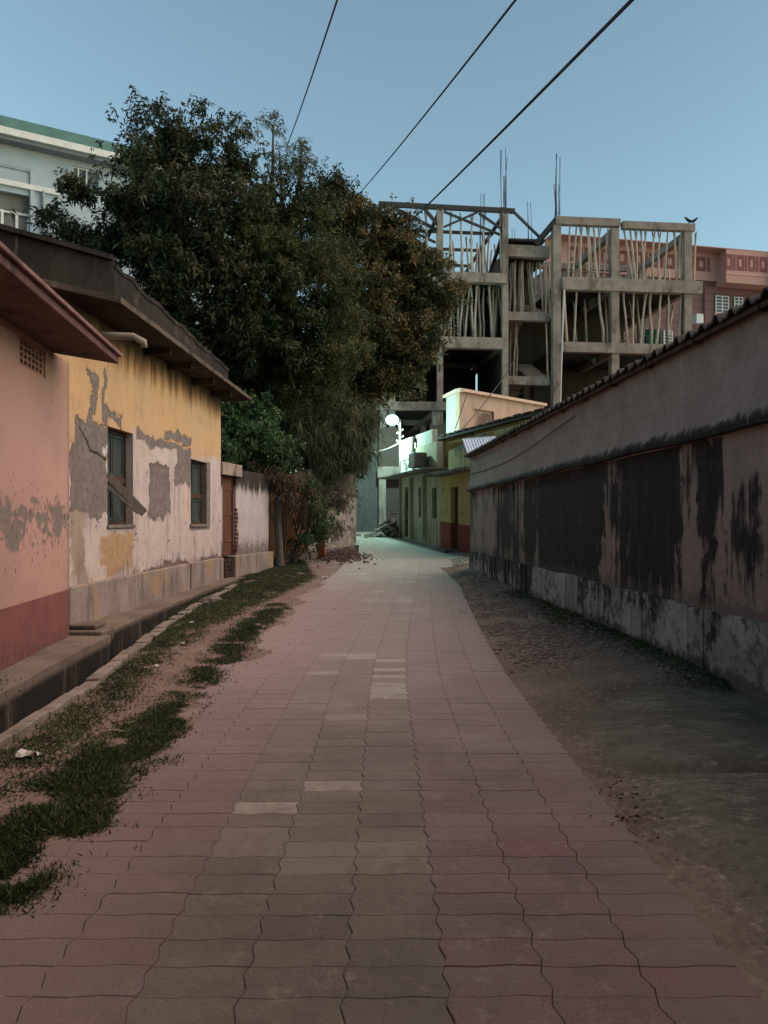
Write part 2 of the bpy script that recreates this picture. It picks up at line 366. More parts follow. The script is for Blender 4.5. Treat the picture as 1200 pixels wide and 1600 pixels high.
# drain lip and ledges on the left
lp = MB(); Yq = np.concatenate([np.arange(-3, 14.2, .3), [14.6, 15.2, 16, 17]])
for a_, b_ in zip(Yq[:-1], Yq[1:]):
    a_ = float(a_); b_ = float(b_)+.02; w = .115+random.uniform(-.03,.03); h = .07+(.0 if random.random()<.85 else -.02)+random.uniform(-.008,.012)
    lp.add([(float(lip(a_))-.01,a_,-.45),(float(lip(a_))+w,a_,-.1),(float(lip(b_))+w,b_,-.1),(float(lip(b_))-.01,b_,-.45),
            (float(lip(a_))-.01,a_,h),(float(lip(a_))+w,a_,h+.005),(float(lip(b_))+w,b_,h+.005),(float(lip(b_))-.01,b_,h)],
           [(0,3,2,1),(4,5,6,7),(0,1,5,4),(1,2,6,5),(2,3,7,6),(3,0,4,7)])
lipo = lp.build('drain_edge', mottled('drain_edge_concrete', (.17,.15,.12), (.25,.22,.18), 4, stain=(.05,.05,.035), stain_amt=.7), bevel=.012)
tag(lipo, 'pale worn concrete edging along the open roadside drain', 'kerb')
m = M('ledge_concrete'); x, y, z = m.xyz(); n1 = m.noise(2, 7, .7); n2 = m.noise(22, 5, .7); st = m.noise(3.2, 6, .7, (1,1,.12), off=2)
c = m.mix(m.sm(n1, .35, .65), (.12,.098,.075), (.18,.15,.12)); c = m.mix(m.mul(m.sm(n2, .5, .7), .5), c, (.07,.06,.045))
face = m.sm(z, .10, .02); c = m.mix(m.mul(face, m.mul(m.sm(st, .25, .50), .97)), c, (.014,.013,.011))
ledm = m.out(c, .95, m.add(n2, n1), .7, .012)
def ledge(Y0, Y1, top, back, st_):
    b = MB(); ys = np.arange(Y0, Y1+.001, (Y1-Y0)/max(2,int((Y1-Y0)/.5))); xf = [float(led(q)) + random.uniform(-.015,.015) for q in ys]
    tz = [top+random.uniform(-.01,.012) for q in ys]
    for i in range(len(ys)-1):
        a_, b2 = float(ys[i]), float(ys[i+1])
        b.add([(xf[i],a_,-.55),(xf[i+1],b2,-.55),(xf[i+1],b2,tz[i+1]),(xf[i],a_,tz[i]),(back,a_,tz[i]+.02),(back,b2,tz[i+1]+.02)],
              [(0,1,2,3),(3,2,5,4)])
    b.add([(xf[0],Y0,-.55),(back,Y0,-.55),(back,Y0,tz[0]+.02),(xf[0],Y0,tz[0])], [(0,3,2,1)][:1] and [(1,0,3,2)])
    b.add([(xf[-1],Y1,-.55),(back,Y1,-.55),(back,Y1,tz[-1]+.02),(xf[-1],Y1,tz[-1])], [(0,1,2,3)])
    return b
o = ledge(-3, 9.0, .15, -4.2, 0).build('drain_ledge', ledm); tag(o, 'low concrete ledge over the drain in front of the pink house', 'ledge')
o = ledge(9.25, 21.6, .10, -4.3, 1).build('drain_ledge', ledm); tag(o, 'low stained concrete ledge below the plinth of the yellow house', 'ledge')
st = MB().box(-3.75, -3.28, 8.93, 9.35, -.3, .20); st.box(-3.72,-3.4,9.05,9.4,.2,.26)
o = st.build('stone_step', ledm, bevel=.02); tag(o, 'worn stone step at the corner between the pink and yellow houses', 'step')

# ------------------------------------------------------------ pink house (left foreground)
dp = unit((-.108, 1)); P0 = (-2.674-.108*(-3), -3.0); rotp = math.atan2(dp[1], dp[0])
pink = thing('pink_house', 'pink plastered house with dark red skirting and peeling grey patches at left edge', 'house', (P0[0], P0[1], 0), rotp)
def ps(px): return hit(P0, dp, px)
Lp = ps(108)[0]
m = M('pink_plaster'); x, y, z = m.xyz()
w1 = m.noise(2.4, 7, .7); w2 = m.noise(11, 7, .75); w3 = m.noise(60, 4, .6); big = m.noise(.8, 4, .5, off=4)
c = m.mix(m.sm(big, .35, .65), (.45,.275,.225), (.38,.235,.195)); c = m.mix(m.mul(m.sm(w2,.45,.75),.3), c, (.30,.20,.17))
up = m.sm(z, 2.6, 3.1); c = m.mix(m.mul(up,.5), c, (.42,.25,.15))
band = m.curve(z, 0, 3, [(0,0),(.72,.02),(.95,.14),(1.30,.26),(1.55,.34),(1.75,.20),(1.95,.08),(2.2,0),(3,0)])
band = m.mul(band, m.curve(x, 9, 12, [(9,1),(10.4,1),(11.6,1),(12,.9)]))
pe = m.add(m.add(m.mul(w1,.62), m.mul(w2,.38)), band); peel = m.sm(pe, .765, .785)
c = m.mix(peel, c, m.mix(m.sm(w2,.4,.6), (.165,.14,.115), (.21,.18,.15)))
sp = m.sm(m.add(m.noise(26, 3, .5, (1,1,.5), off=7), m.mul(band, .25)), .715, .735); c = m.mix(sp, c, (.09,.065,.05))
sk = m.sm(m.add(z, m.mul(m.sub(w2,.5),.012)), .705, .695)
rc = m.mix(m.sm(w1,.4,.65), (.215,.085,.078), (.175,.07,.065)); rc = m.mix(m.mul(m.sm(m.add(w2, m.mul(m.sm(z,.5,.1),.2)),.55,.7),.7), rc, (.11,.06,.045))
c = m.mix(sk, c, rc)
ed = m.sm(m.add(x, m.mul(w2,.2)), Lp-.02, Lp+.12); c = m.mix(m.mul(ed,.6), c, (.1,.08,.06))
pinkm = m.out(c, .9, m.sub(m.add(m.mul(w3,.25), m.mul(w2,.4)), m.mul(peel,.9)), .5, .012)
vs0, vY = ps(30); vs1 = ps(71)[0]
hv = (vs0, vs1, 2.98, 3.26)
pw = MB().wall(0, Lp, -.5, 3.30, 0, .3, [hv])
tl = (-.64, -.77); rot2 = lambda v: (v[0]*math.cos(-rotp)-v[1]*math.sin(-rotp), v[0]*math.sin(-rotp)+v[1]*math.cos(-rotp))
tl = rot2(tl); 
e0, e1 = (Lp,.0), (Lp+tl[0]*4.2, tl[1]*4.2)
pw.add([(e0[0],e0[1],-.5),(e1[0],e1[1],-.5),(e1[0],e1[1],3.30),(e0[0],e0[1],3.30)], [(0,1,2,3)])
pw.box(0, .3, .3, 5, -.5, 3.3)
pw.build('wall', pinkm, pink)
gr = MB(); nxh, nzh = 6, 4; hs = [];
for i in range(nxh):
    for j in range(nzh):
        cx = vs0+.05+(vs1-vs0-.1)*(i+.5)/nxh; cz = 3.0+(.24)*(j+.5)/nzh; hs.append((cx-.033, cx+.033, cz-.02, cz+.02))
gr.wall(vs0, vs1, 2.98, 3.26, .015, .07, hs); gr.build('ventilation_grille', mottled('grille_cement', (.34,.19,.13), (.27,.16,.12), 6), pink)
rs = MB(); em = mottled('painted_eave', (.10,.055,.048), (.15,.08,.07), 3, stain=(.03,.025,.02), stain_amt=.9)
te = hit((P0[0]+.56*dp[1], P0[1]-.56*dp[0]), dp, 186)[0]
rs.prism([(-.3,-.56),(te,-.56),(te+tl[0]*5+.05,-.56+tl[1]*5),(-.3,4.6)], 3.30, 3.38)
rs.build('roof_slab', em, pink, bevel=.012)
rs = MB(); rs.prism([(-.3,-.60),(te+.02,-.60),(te+tl[0]*5+.1,-.60+tl[1]*5),(-.3,4.7)], 3.382, 3.425); rs.build('roof_edge', mottled('roof_edge_paint', (.235,.13,.12), (.15,.085,.078), 5, stain=(.05,.04,.035), stain_amt=.8), pink, bevel=.01)

# ------------------------------------------------------------ yellow house
dy_ = unit((.035, 1)); Y0 = (-4.46+.035*9.85, 9.85); roty = math.atan2(dy_[1], dy_[0])
yh = thing('yellow_house', 'weathered yellow and white house with stained parapet and two shuttered windows', 'house', (Y0[0], Y0[1], 0), roty)
def ys_(px): return hit(Y0, dy_, px)
def yb(px, py): s, Y = ys_(px); return s, zz(py, Y)
Ly = ys_(345)[0]
w1a, w1b = ys_(168)[0], ys_(208)[0]; w2a, w2b = ys_(298)[0], ys_(323)[0]
W1 = (w1a, w1b, 1.42, 2.88); W2 = (w2a, w2b, 1.40, 2.74)
m = M('yellow_facade'); x, y, z = m.xyz()
w1 = m.noise(1.8, 7, .7); w2 = m.noise(9, 7, .75); w3 = m.noise(60, 4, .6); big = m.noise(.7, 4, .6, off=9); vst = m.noise(5, 6, .7, (1,1,.13), off=1)
wx = m.add(x, m.add(m.mul(m.sub(w2,.5), .32), m.mul(m.sub(m.noise(2.2,3,.5,off=21),.5), .75))); wz = m.add(z, m.add(m.mul(m.sub(m.noise(8,6,.75,off=3),.5), .34), m.mul(m.sub(m.noise(2.0,3,.5,off=31),.5), .45)))
ye = m.mix(m.sm(big,.35,.65), (.56,.35,.17), (.52,.345,.19)); ye = m.mix(m.mul(m.sm(vst,.45,.75),.3), ye, (.36,.22,.11))
wh = m.mix(m.sm(w1,.35,.65), (.54,.47,.425), (.46,.40,.37)); wh = m.mix(m.mul(m.sm(w2,.5,.7),.25), wh, (.26,.22,.20))
gy = m.mix(m.sm(w1,.4,.6), (.185,.16,.14), (.235,.205,.18)); gy = m.mix(m.mul(m.sm(w2,.5,.7),.35), gy, (.12,.10,.085))
wlim = m.curve(x, 0, 8.5, [(0,.78),(1.9,.76),(2.30,.72),(2.42,.97),(4.8,.93),(6.5,.93),(8.5,.98)])
low = m.sm(m.sub(wz, m.mul(wlim, 3.0)), .10, -.10)
c = m.mix(m.mul(low, .96), ye, wh)
c = m.mix(m.mul(m.mul(low, m.sm(big,.5,.62)),.25), c, ye)
def B(px0,px1,pyt,pyb,so=.05):
    s0, za = yb(px0, pyt); s1, zb = yb(px1, pyb); s0b = yb(px0,pyb)[1]; za2 = yb(px1,pyt)[1]
    return m.box(wx, wz, s0, s1, (zb+s0b)/2, (za+za2)/2, so)
# wall left of the first window: cement repairs
c = m.mix(m.mul(B(112,135,690,905,.08),1), c, m.mix(m.sm(w1,.4,.6),(.26,.20,.15),(.34,.27,.2)))
g1 = m.mx(B(112,166,660,800), m.mx(B(138,146,580,670,.03), B(158,164,575,660,.03)))
g1 = m.mx(g1, m.mx(B(160,190,646,656,.05), B(187,193,648,676,.03)))
g1 = m.mx(g1, m.mx(B(232,264,728,806,.12), B(274,299,710,758,.05)))
sl, zl = yb(213, 681); sr, zr = yb(298, 708); 
bandz = m.add(m.mul(m.sub(x, sl), (zr-zl)/(sr-sl)), zl); bd = m.math('ABSOLUTE', m.sub(wz, bandz))
g1 = m.mx(g1, m.mul(m.sm(bd, .09, .05), m.mul(m.sm(x, sl-.02, sl+.04), m.sm(x, sr+.05, sr-.02))))
g1 = m.mx(g1, B(259,298,676,690,.04)); g1 = m.mx(g1, m.mul(B(205,345,878,905,.1), .6))
rim = m.mul(1.0, m.box(x,z,w2a-.08,w2b+.22,1.30,1.39,.04)); g1 = m.mx(g1, m.mx(rim, m.box(x,z,w2b,w2b+.28,1.35,2.75,.03)))
bl = m.noise(4.5, 7, .8, off=41); c = m.mix(m.mul(m.sm(bl,.5,.68),.5), c, (.27,.22,.18)); dr = m.noise(3.5, 8, .8, (1,1,.22), off=51); c = m.mix(m.mul(m.mul(m.sm(dr,.50,.66),.65), m.sm(z,3.2,2.4)), c, (.22,.18,.155)); pz = m.mul(m.sm(m.noise(2.7,8,.8,off=61),.60,.635), m.sm(z,3.0,2.5)); g1 = m.mx(g1, m.mul(pz,.8)); g1 = m.mul(g1, m.add(.62, m.mul(m.sm(w2,.3,.6),.6))); c = m.mix(m.mul(m.mul(m.sm(g1,.10,.24), m.sm(g1,.50,.34)), .75), c, (.13,.10,.08)); c = m.mix(m.sm(g1, .28, .50), c, m.mix(m.sm(w2,.35,.7), gy, (.13,.108,.092)))
# bare yellow panel below first window and streaked whitewash beside it
c = m.mix(B(161,207,832,893,.05), c, m.mix(m.sm(w2,.4,.7),(.42,.28,.15),(.30,.20,.12)))
strp = m.mul(B(134,160,815,900,.08), m.sm(m.noise(16,3,.5,(1,1,.08)), .42, .55)); c = m.mix(strp, c, wh)
c = m.mix(m.mul(B(163,168,668,710,.03),.9), c, (.6,.57,.54))
# cracks
def crack(pts, wd=.012):
    global c
    for (a, b) in zip(pts[:-1], pts[1:]):
        (sa, za), (sb, zb) = yb(*a), yb(*b); dx, dz = sb-sa, zb-za; l2 = dx*dx+dz*dz
        cx_ = m.add(x, m.mul(m.sub(w2,.5),.06)); cz_ = m.add(z, m.mul(m.sub(m.noise(12,5,.7,off=6),.5),.08))
        t = m.math('DIVIDE', m.add(m.mul(m.sub(cx_,sa),dx), m.mul(m.sub(cz_,za),dz)), l2, True)
        t = m.math('MINIMUM', m.math('MAXIMUM', t, 0.0), 1.0)
        ex = m.sub(m.sub(cx_,sa), m.mul(t,dx)); ez = m.sub(m.sub(cz_,za), m.mul(t,dz))
        dd = m.math('SQRT', m.add(m.mul(ex,ex), m.mul(ez,ez))); c = m.mix(m.sm(dd, wd*2, wd*.6), c, (.02,.016,.013))
crack([(124,668),(131,680),(137,692),(141,704),(152,708),(166,718)])

# rain and soot marks under the eave, damp foot
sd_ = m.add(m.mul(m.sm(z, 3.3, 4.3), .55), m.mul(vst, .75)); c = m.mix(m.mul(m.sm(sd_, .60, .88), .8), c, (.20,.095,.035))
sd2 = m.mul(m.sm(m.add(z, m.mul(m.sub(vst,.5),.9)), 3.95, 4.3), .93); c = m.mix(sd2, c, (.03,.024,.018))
c = m.mix(m.mul(m.sm(m.add(vst, m.mul(m.sm(z,1.1,.6),.25)), .66, .8), .6), c, (.17,.14,.12))
sp = m.sm(m.noise(21, 3, .5, (1,1,.6), off=2), .73, .75); c = m.mix(m.mul(sp,.9), c, (.10,.08,.065))
yfm = m.out(c, .92, m.sub(m.add(m.mul(w3,.25), m.mul(w2,.5)), m.mul(m.sm(g1,.28,.5),.9)), .9, .02)
wl = MB().wall(0, Ly, .62, 4.36, 0, .34, [W1, W2])
tly = (-.64*math.cos(-roty)-(-.77)*math.sin(-roty), -.64*math.sin(-roty)+(-.77)*math.cos(-roty))
wl.add([(0,0,-.3),(tly[0]*6,tly[1]*6,-.3),(tly[0]*6,tly[1]*6,4.36),(0,0,4.36)], [(0,3,2,1)])
wl.add([(Ly,.34,-.3),(Ly,6,-.3),(Ly,6,4.36),(Ly,.34,4.36)], [(0,1,2,3)])
wl.build('wall', yfm, yh)
m = M('plinth_plaster'); w1 = m.noise(1.7, 7, .7); w2 = m.noise(9, 7, .75); w3 = m.noise(60,4,.6); vst = m.noise(5, 6, .7, (1,1,.15), off=4)
c = m.mix(m.sm(w1,.35,.62), (.21,.175,.145), (.30,.26,.225)); c = m.mix(m.mul(m.sm(m.noise(1.1,5,.6,off=8),.55,.6),.7), c, (.33,.235,.13))
c = m.mix(m.mul(m.sm(vst,.52,.68),.7), c, (.10,.085,.07)); c = m.mix(m.sm(m.noise(2.6,7,.75,(1,1,.7),off=12), .655,.675), c, (.05,.036,.028))
plm = m.out(c, .93, m.add(m.mul(w3,.3), w2), .7, .016)
pl = MB(); cuts = [-.1, ys_(290)[0], ys_(293)[0], ys_(338)[0]]
pl.box(0, cuts[1], -.09, .3, -.2, .63); pl.box(cuts[1], cuts[2], -.02, .3, -.2, .60); pl.box(cuts[2], cuts[3], -.085, .3, -.2, .625); pl.box(cuts[3], Ly, .02, .3, -.2, .615)
pl.build('plinth', plm, yh, bevel=.015)
# eave slab and parapet
E0 = (te*0, 0)
def yl(X, Y):  # world -> house local
    vx, vy = X-Y0[0], Y-Y0[1]; return (vx*dy_[0]+vy*dy_[1], -vx*dy_[1]+vy*dy_[0])
cor = yl(-3.5, 10.14); endc = yl(-3.22, 18.55)
soot = mottled('sooty_eave', (.018,.014,.012), (.04,.03,.023), 2.2, fine=25, stain=(.13,.095,.065), stain_amt=.5, bd=.015)
sl_ = MB().prism([cor, endc, (endc[0],6), yl(-9,3.6)], 4.36, 4.44); sl_.build('eave_slab', soot, yh, bevel=.01)
se = MB(); ex = [cor, endc]; nn_ = 16
for k in range(nn_):
    a_, b_ = k/nn_, (k+1)/nn_; q0 = (cor[0]+(endc[0]-cor[0])*a_, cor[1]+(endc[1]-cor[1])*a_-.012); q1 = (cor[0]+(endc[0]-cor[0])*b_, cor[1]+(endc[1]-cor[1])*b_-.012); se.beam((*q0,4.405+random.uniform(-.006,.006)), (*q1,4.405+random.uniform(-.006,.006)), .03, .075)
se.build('slab_edge', mottled('worn_slab_edge', (.06,.047,.038), (.10,.08,.065), 5, stain=(.02,.016,.014), stain_amt=.9), yh)
black_plaster = M('blackened_parapet'); m = black_plaster; w1 = m.noise(1.6,7,.75,(1,1,.5)); w2 = m.noise(9,6,.7); vst = m.noise(6,6,.7,(1,1,.15),off=2)
c = m.mix(m.sm(w1,.4,.62), (.010,.009,.008), (.024,.020,.018)); c = m.mix(m.mul(m.sm(vst,.62,.76),.5), c, (.12,.10,.085)); bb = m.noise(1.4,8,.8,off=5); c = m.mix(m.mul(m.sm(bb,.56,.66),.55), c, (.085,.07,.055))
black_plaster = m.out(c, .95, m.add(w2,w1), .8, .02)
pa = MB(); i_ = .22
c1 = yl(-3.60, 10.26); c2 = yl(-3.39, 16.7)
far_ = yl(-9.2, 3.9); ang = unit((far_[0]-c1[0], far_[1]-c1[1]))
pa.prism([c1, c2, (c2[0], c2[1]+.16), (c1[0]+.05, c1[1]+.16)], 4.44, 4.80, top=[4.90,4.76,4.76,4.90])
nrm = (-ang[1]*-.16, ang[0]*-.16)
pa.prism([c1, far_, (far_[0]+nrm[0], far_[1]+nrm[1]), (c1[0]+nrm[0], c1[1]+nrm[1])], 4.442, 4.96, top=None)
pa.prism([(c2[0],c2[1]),(c2[0]+.02-.16,c2[1]+.02),(c2[0]-.16,6),(c2[0],6)], 4.441, 4.74)
pa.build('parapet', black_plaster, yh, bevel=.01)
cp = MB(); prev = None
for k in range(22):
    t_ = k/21; q = (c1[0]+(c2[0]-c1[0])*t_, c1[1]+(c2[1]-c1[1])*t_+.085, 4.895-.14*t_+random.uniform(-.035,.035))
    if prev: cp.beam(prev, q, .20, .05+.02*random.random())
    prev = q
prev = None
for k in range(14):
    t_ = k/13; q = (c1[0]+(far_[0]-c1[0])*t_-.02, c1[1]+(far_[1]-c1[1])*t_+.06, 4.97+random.uniform(-.02,.025))
    if prev: cp.beam(prev, q, .22, .05+.02*random.random())
    prev = q
cp.build('coping', black_plaster, yh)
# windows
shut_m = mottled('faded_green_shutter', (.036,.050,.046), (.055,.072,.066), 5, st=(4,4,.4), stain=(.03,.03,.025), stain_amt=.5)
def window(a, b, z0, z1, mid, lab):
    fr = MB(); t = .055; yf, yk = .11, .19
    for q in ((a,a+t,z0,z1),(b-t,b,z0,z1),(a+t,b-t,z0,z0+t),(a+t,b-t,z1-t,z1),(a+t,b-t,mid-.05,mid+.05)): fr.box(q[0],q[1],yf,yk,q[2],q[3])
    f = fr.build('window', wood_dark, yh, bevel=.005)
    for (za, zb_) in ((z0+t, mid-.05), (mid+.05, z1-t)):
        xm = (a+b)/2
        for (xa, xb) in ((a+t, xm-.004), (xm+.004, b-t)):
            s = MB(); s.box(xa+.004, xb-.004, .150, .165, za+.004, zb_-.004)
            for q in ((xa+.004,xa+.05,za+.004,zb_-.004),(xb-.05,xb-.004,za+.004,zb_-.004),(xa+.05,xb-.05,za+.004,za+.055),(xa+.05,xb-.05,zb_-.055,zb_-.004)): s.box(q[0],q[1],.132,.15,q[2],q[3])
            s.build('shutter', shut_m, f, bevel=.003)
    s = MB().box(a-.03, b+.04, -.03, .20, z0-.05, z0+.002); s.build('sill', concrete_dark, f, bevel=.008)
    return f
window(*W1[:2], W1[2], W1[3], 2.12, ''); window(*W2[:2], W2[2], W2[3], 2.0, '')
# plank stuck through the first window
sA, zA = yb(190, 755); sB, zB = yb(222, 803)
pk = MB(); pk.beam((1.72,.10,2.16), (2.15,-.30,1.60), .025, .13); pk.beam((1.66,.13,2.03), (2.06,-.24,1.60), .02, .05)
o = pk.build('wooden_plank', wood_grey, bevel=.004); o.location = yh.location; o.rotation_euler = yh.rotation_euler
tag(o, 'broken wooden plank sticking out of the first window of the yellow house', 'plank')
# rain spout
p0 = yl(-4.15, 10.35); p1 = yl(-3.36, 10.30); p2 = yl(-3.25, 10.35)
sp_ = MB().tube([(p0[0],p0[1],4.00),(p1[0],p1[1],3.955),(p2[0]+.03,p2[1],3.90),(p2[0]+.05,p2[1],3.83)], [.05,.05,.05,.048], 12)
sp_.build('rain_spout', mottled('pale_pipe', (.27,.23,.19), (.20,.17,.14), 5), yh, smooth=True)
for px_ in (225, 262, 300, 330):
    bk = MB(); s, Yq_ = ys_(px_); bk.prism([(s-.05,.0),(s+.05,.0),(s+.05,-.45),(s-.05,-.45)], 4.25, 4.358, top=[4.358]*4)
    bk.build('bracket', soot, yh)
# ------------------------------------------------------------ low wall with door, next to the yellow house
Q0 = (-3.84, 18.02); Q1 = (-3.22, 21.4); dq = unit((Q1[0]-Q0[0], Q1[1]-Q0[1])); rq = math.atan2(dq[1], dq[0]); Lq = math.hypot(Q1[0]-Q0[0], Q1[1]-Q0[1])
bw = thing('boundary_wall', 'white stained boundary wall with narrow brown door beside the yellow house', 'wall', (Q0[0], Q0[1], 0), rq)
def whitewash(name, dark=.5, tint=(.46,.42,.40)):
    m = M(name); x, y, z = m.xyz(); w1 = m.noise(1.8,7,.7); w2 = m.noise(9,7,.75); w3 = m.noise(60,4,.6); vst = m.noise(7,7,.75,(1,1,.14),off=4)
    c = m.mix(m.sm(w1,.35,.65), tint, tuple(q*.85 for q in tint)); c = m.mix(m.mul(m.sm(w2,.5,.72),.4), c, (.27,.24,.21))
    t = m.add(m.mul(m.sm(z,1.9,2.6),.42), vst); c = m.mix(m.sm(t,.62,.82), c, (.035,.03,.026))
    b = m.add(m.mul(m.sm(z,1.35,.6),.30), m.add(m.mul(vst,.5), m.mul(w2,.5))); c = m.mix(m.mul(m.sm(b,.60,.82),.85), c, (.085,.07,.065))
    return m.out(c, .93, m.add(m.mul(w3,.25),w2), .6, .014)
ww = whitewash('whitewashed_wall')
dA, dB = .12, .98
MB().wall(0.02, Lq, .6, 2.75, 0, .25, [(dA,dB,.6,2.55)]).build('wall', ww, bw)
MB().box(-.02, 1.25, -.07, .3, 2.56, 2.86).build('lintel', mottled('lintel_plaster', (.36,.29,.23), (.25,.20,.16), 3, stain=(.04,.035,.03), stain_amt=.85), bw, bevel=.02)
dd = MB(); dw = mottled('brown_door_wood', (.10,.045,.028), (.145,.065,.04), 5, st=(4,4,.3))
for k in range(5): a = dA+.03+(dB-dA-.06)*k/5; dd.box(a+.002, a+(dB-dA-.06)/5-.002, .10, .135, .64, 2.5)
dd.box(dA, dA+.03, .07, .15, .6, 2.55); dd.box(dB-.03, dB, .07, .15, .6, 2.55); dd.box(dA+.03,dB-.03,.07,.15,2.5,2.55)
for zq in (.95, 1.6, 2.2): dd.box(dA+.03,dB-.03,.085,.10,zq,zq+.09)
do = dd.build('door', dw, bw); MB().tube([(dB-.14,.075,1.5),(dB-.14,.055,1.56),(dB-.14,.075,1.62)],.008,6).build('handle', steel_dark, do)
br = MB()
for k in range(11):
    zq = .7+k*.10; wv = random.uniform(.10,.22)*(1-abs(k-4)/14); br.box(dB+.0, dB+wv, -.012, .05, zq, zq+.082)
br.build('exposed_brick', mottled('old_brick', (.13,.055,.04), (.085,.04,.03), 8), bw, bevel=.008)
pq = MB(); pq.box(.62, Lq+.02, -.14, .25, -.2, .62); pq.box(-.05,.15,-.03,.2,-.2,.6); pq.build('plinth', plm, bw, bevel=.02)
bq = MB()
for k in range(6):
    for j in range(3): bq.box(.15+j*.155, .15+j*.155+.145, -.06+.02*random.random(), .2, k*.095, k*.095+.085)
bq.build('broken_brickwork', mottled('old_brick_dark', (.06,.034,.026), (.04,.025,.02), 8), bw, bevel=.006)

# ------------------------------------------------------------ compound wall running on behind the shrubs
R0 = (-3.45, 21.9); R1 = (-2.45, 24.2); R2 = (-.98, 27.0)
def seg_wall(name, label, A, B_, zt, mat, th=.25, base=None, parent=None, pm=None):
    d = unit((B_[0]-A[0], B_[1]-A[1])); L = math.hypot(B_[0]-A[0], B_[1]-A[1]); r = math.atan2(d[1], d[0])
    t = thing(name, label, 'wall', (A[0], A[1], float(slope(A[1]))), r)
    dz = float(slope(B_[1])-slope(A[1])); w = MB(); n = 10
    for i in range(n):
        a, b = L*i/n, L*(i+1)/n; h0 = zt+random.uniform(-.05,.05); z0 = dz*i/n
        w.box(a, b, 0, th, -.3, h0+z0)
    w.build('wall', mat, t)
    MB().prism([(0,-.10),(L+.03,-.10),(L+.03,.0),(0,.0)], -.3, .3, top=[.28,.28+dz,.28+dz,.28]).build('plinth', pm or concrete_dark, t, bevel=.02)
    return t, L
m = M('orange_plaster'); w1 = m.noise(1.6,7,.75); w2 = m.noise(9,7,.75); vst = m.noise(6,6,.7,(1,1,.2),off=4); x,y,z = m.xyz()
c = m.mix(m.sm(w1,.38,.6), (.30,.145,.06), (.24,.14,.08)); c = m.mix(m.mul(m.sm(w2,.45,.65),.6), c, (.13,.075,.05)); c = m.mix(m.mul(m.sm(m.add(vst, m.mul(m.sm(z,2.3,2.7),.3)),.5,.7),.9), c, (.045,.035,.028))
orm = m.out(c, .95, w2, .8, .02)
seg_wall('compound_wall', 'crumbling orange plastered wall half hidden behind climbing plants', R0, R1, 2.75, orm)
ww2 = whitewash('pitted_whitewash', tint=(.40,.36,.30))
m = M('pitted_wall'); x,y,z = m.xyz(); w1 = m.noise(2.2,7,.75); w2 = m.noise(10,7,.75); w3 = m.noise(4,7,.75,off=3)
c = m.mix(m.sm(w3,.46,.60), (.50,.46,.40), (.24,.20,.155)); c = m.mix(m.mul(m.sm(w2,.5,.62),.7), c, (.09,.07,.05)); c = m.mix(m.mul(m.sm(m.add(w1,m.mul(m.sm(z,1.6,2.6),.3)),.55,.7),.8), c, (.07,.055,.04))
seg_wall('compound_wall', 'pitted whitewashed wall end under the tree at the bend of the lane', (R1[0]+.05,R1[1]+.1), R2, 2.85, m.out(c, .95, w2, .9, .03), .35)

# post, red cloth
o = MB().tube([(-2.98,22.0,-.1),(-3.0,22.02,.7),(-3.05,22.0,1.5),(-3.08,22.02,2.15)], [.13,.11,.10,.085], 9).build('wooden_post', wood_grey); tag(o, 'weathered leaning wooden post in front of the orange wall', 'post')
cl = MB(); nx_, nz_ = 8, 10
for i in range(nz_+1):
    for j in range(nx_+1):
        cl.v.append((-2.06+.26*j/nx_*(1-.25*i/nz_)+.02*math.sin(i*.9), 24.0+.035*math.sin(j*2.1+i*.3), float(slope(24))+.12+ .82*(1-i/nz_)))
cl.f = [(i*(nx_+1)+j, i*(nx_+1)+j+1, (i+1)*(nx_+1)+j+1, (i+1)*(nx_+1)+j) for i in range(nz_) for j in range(nx_)]; cl.a=[None]*len(cl.f)
o = cl.build('red_cloth', mottled('faded_red_cloth', (.32,.07,.045), (.24,.055,.04), 9), smooth=True)
o.modifiers.new('t','SOLIDIFY').thickness = .012; tag(o, 'faded orange red cloth hanging by the rubbish at the wall', 'cloth')

# ------------------------------------------------------------ long shed on the right
ds = unit((-.0478, 1)); S0 = (3.36+.0478*3, -3.0); rs_ = math.atan2(ds[1], ds[0])
sh = thing('long_shed', 'long low shed with black streaked plaster wall and corrugated roof on the right', 'shed', (S0[0], S0[1], 0), rs_)
def ss(px): return hit(S0, ds, px)[0]
Ls = ss(735)
m = M('streaked_plaster'); x, y, z = m.xyz(); w1 = m.noise(1.6,7,.7); w2 = m.noise(10,7,.75); w3 = m.noise(70,4,.6)
va = m.noise(2.6,8,.72,(1,1,.10),off=1); vb = m.noise(9,8,.75,(1,1,.10),off=6)
c = m.mix(m.sm(w1,.35,.65), (.31,.235,.20), (.24,.185,.155)); c = m.mix(m.mul(m.sm(w2,.45,.7),.4), c, (.16,.125,.105))
pts = []
def S(px, v): pts.append((ss(px), v))
for px_, v in ((1199,.0),(1192,.12),(1180,.24),(1142,.22),(1132,.0),(1112,.02),(1106,.26),(1098,.26),(1094,.02),(1072,.02),(1062,.30),(1035,.34),(1022,.20),(1005,.34),(990,.20),(966,.30),(958,.10),(945,.05),(938,.40),(880,.44),(850,.36),(842,.10),(836,.33),(824,.30),(816,.08),(805,.30),(796,.24),(778,.22),(770,-.05),(748,-.02)): S(px_, v)
lo_, hi_ = 8.0, 25.0
pts = [(lo_, .02)] + [(p, v) for p, v in pts if lo_ < p < hi_] + [(hi_, 0)]
pts = sorted(pts)
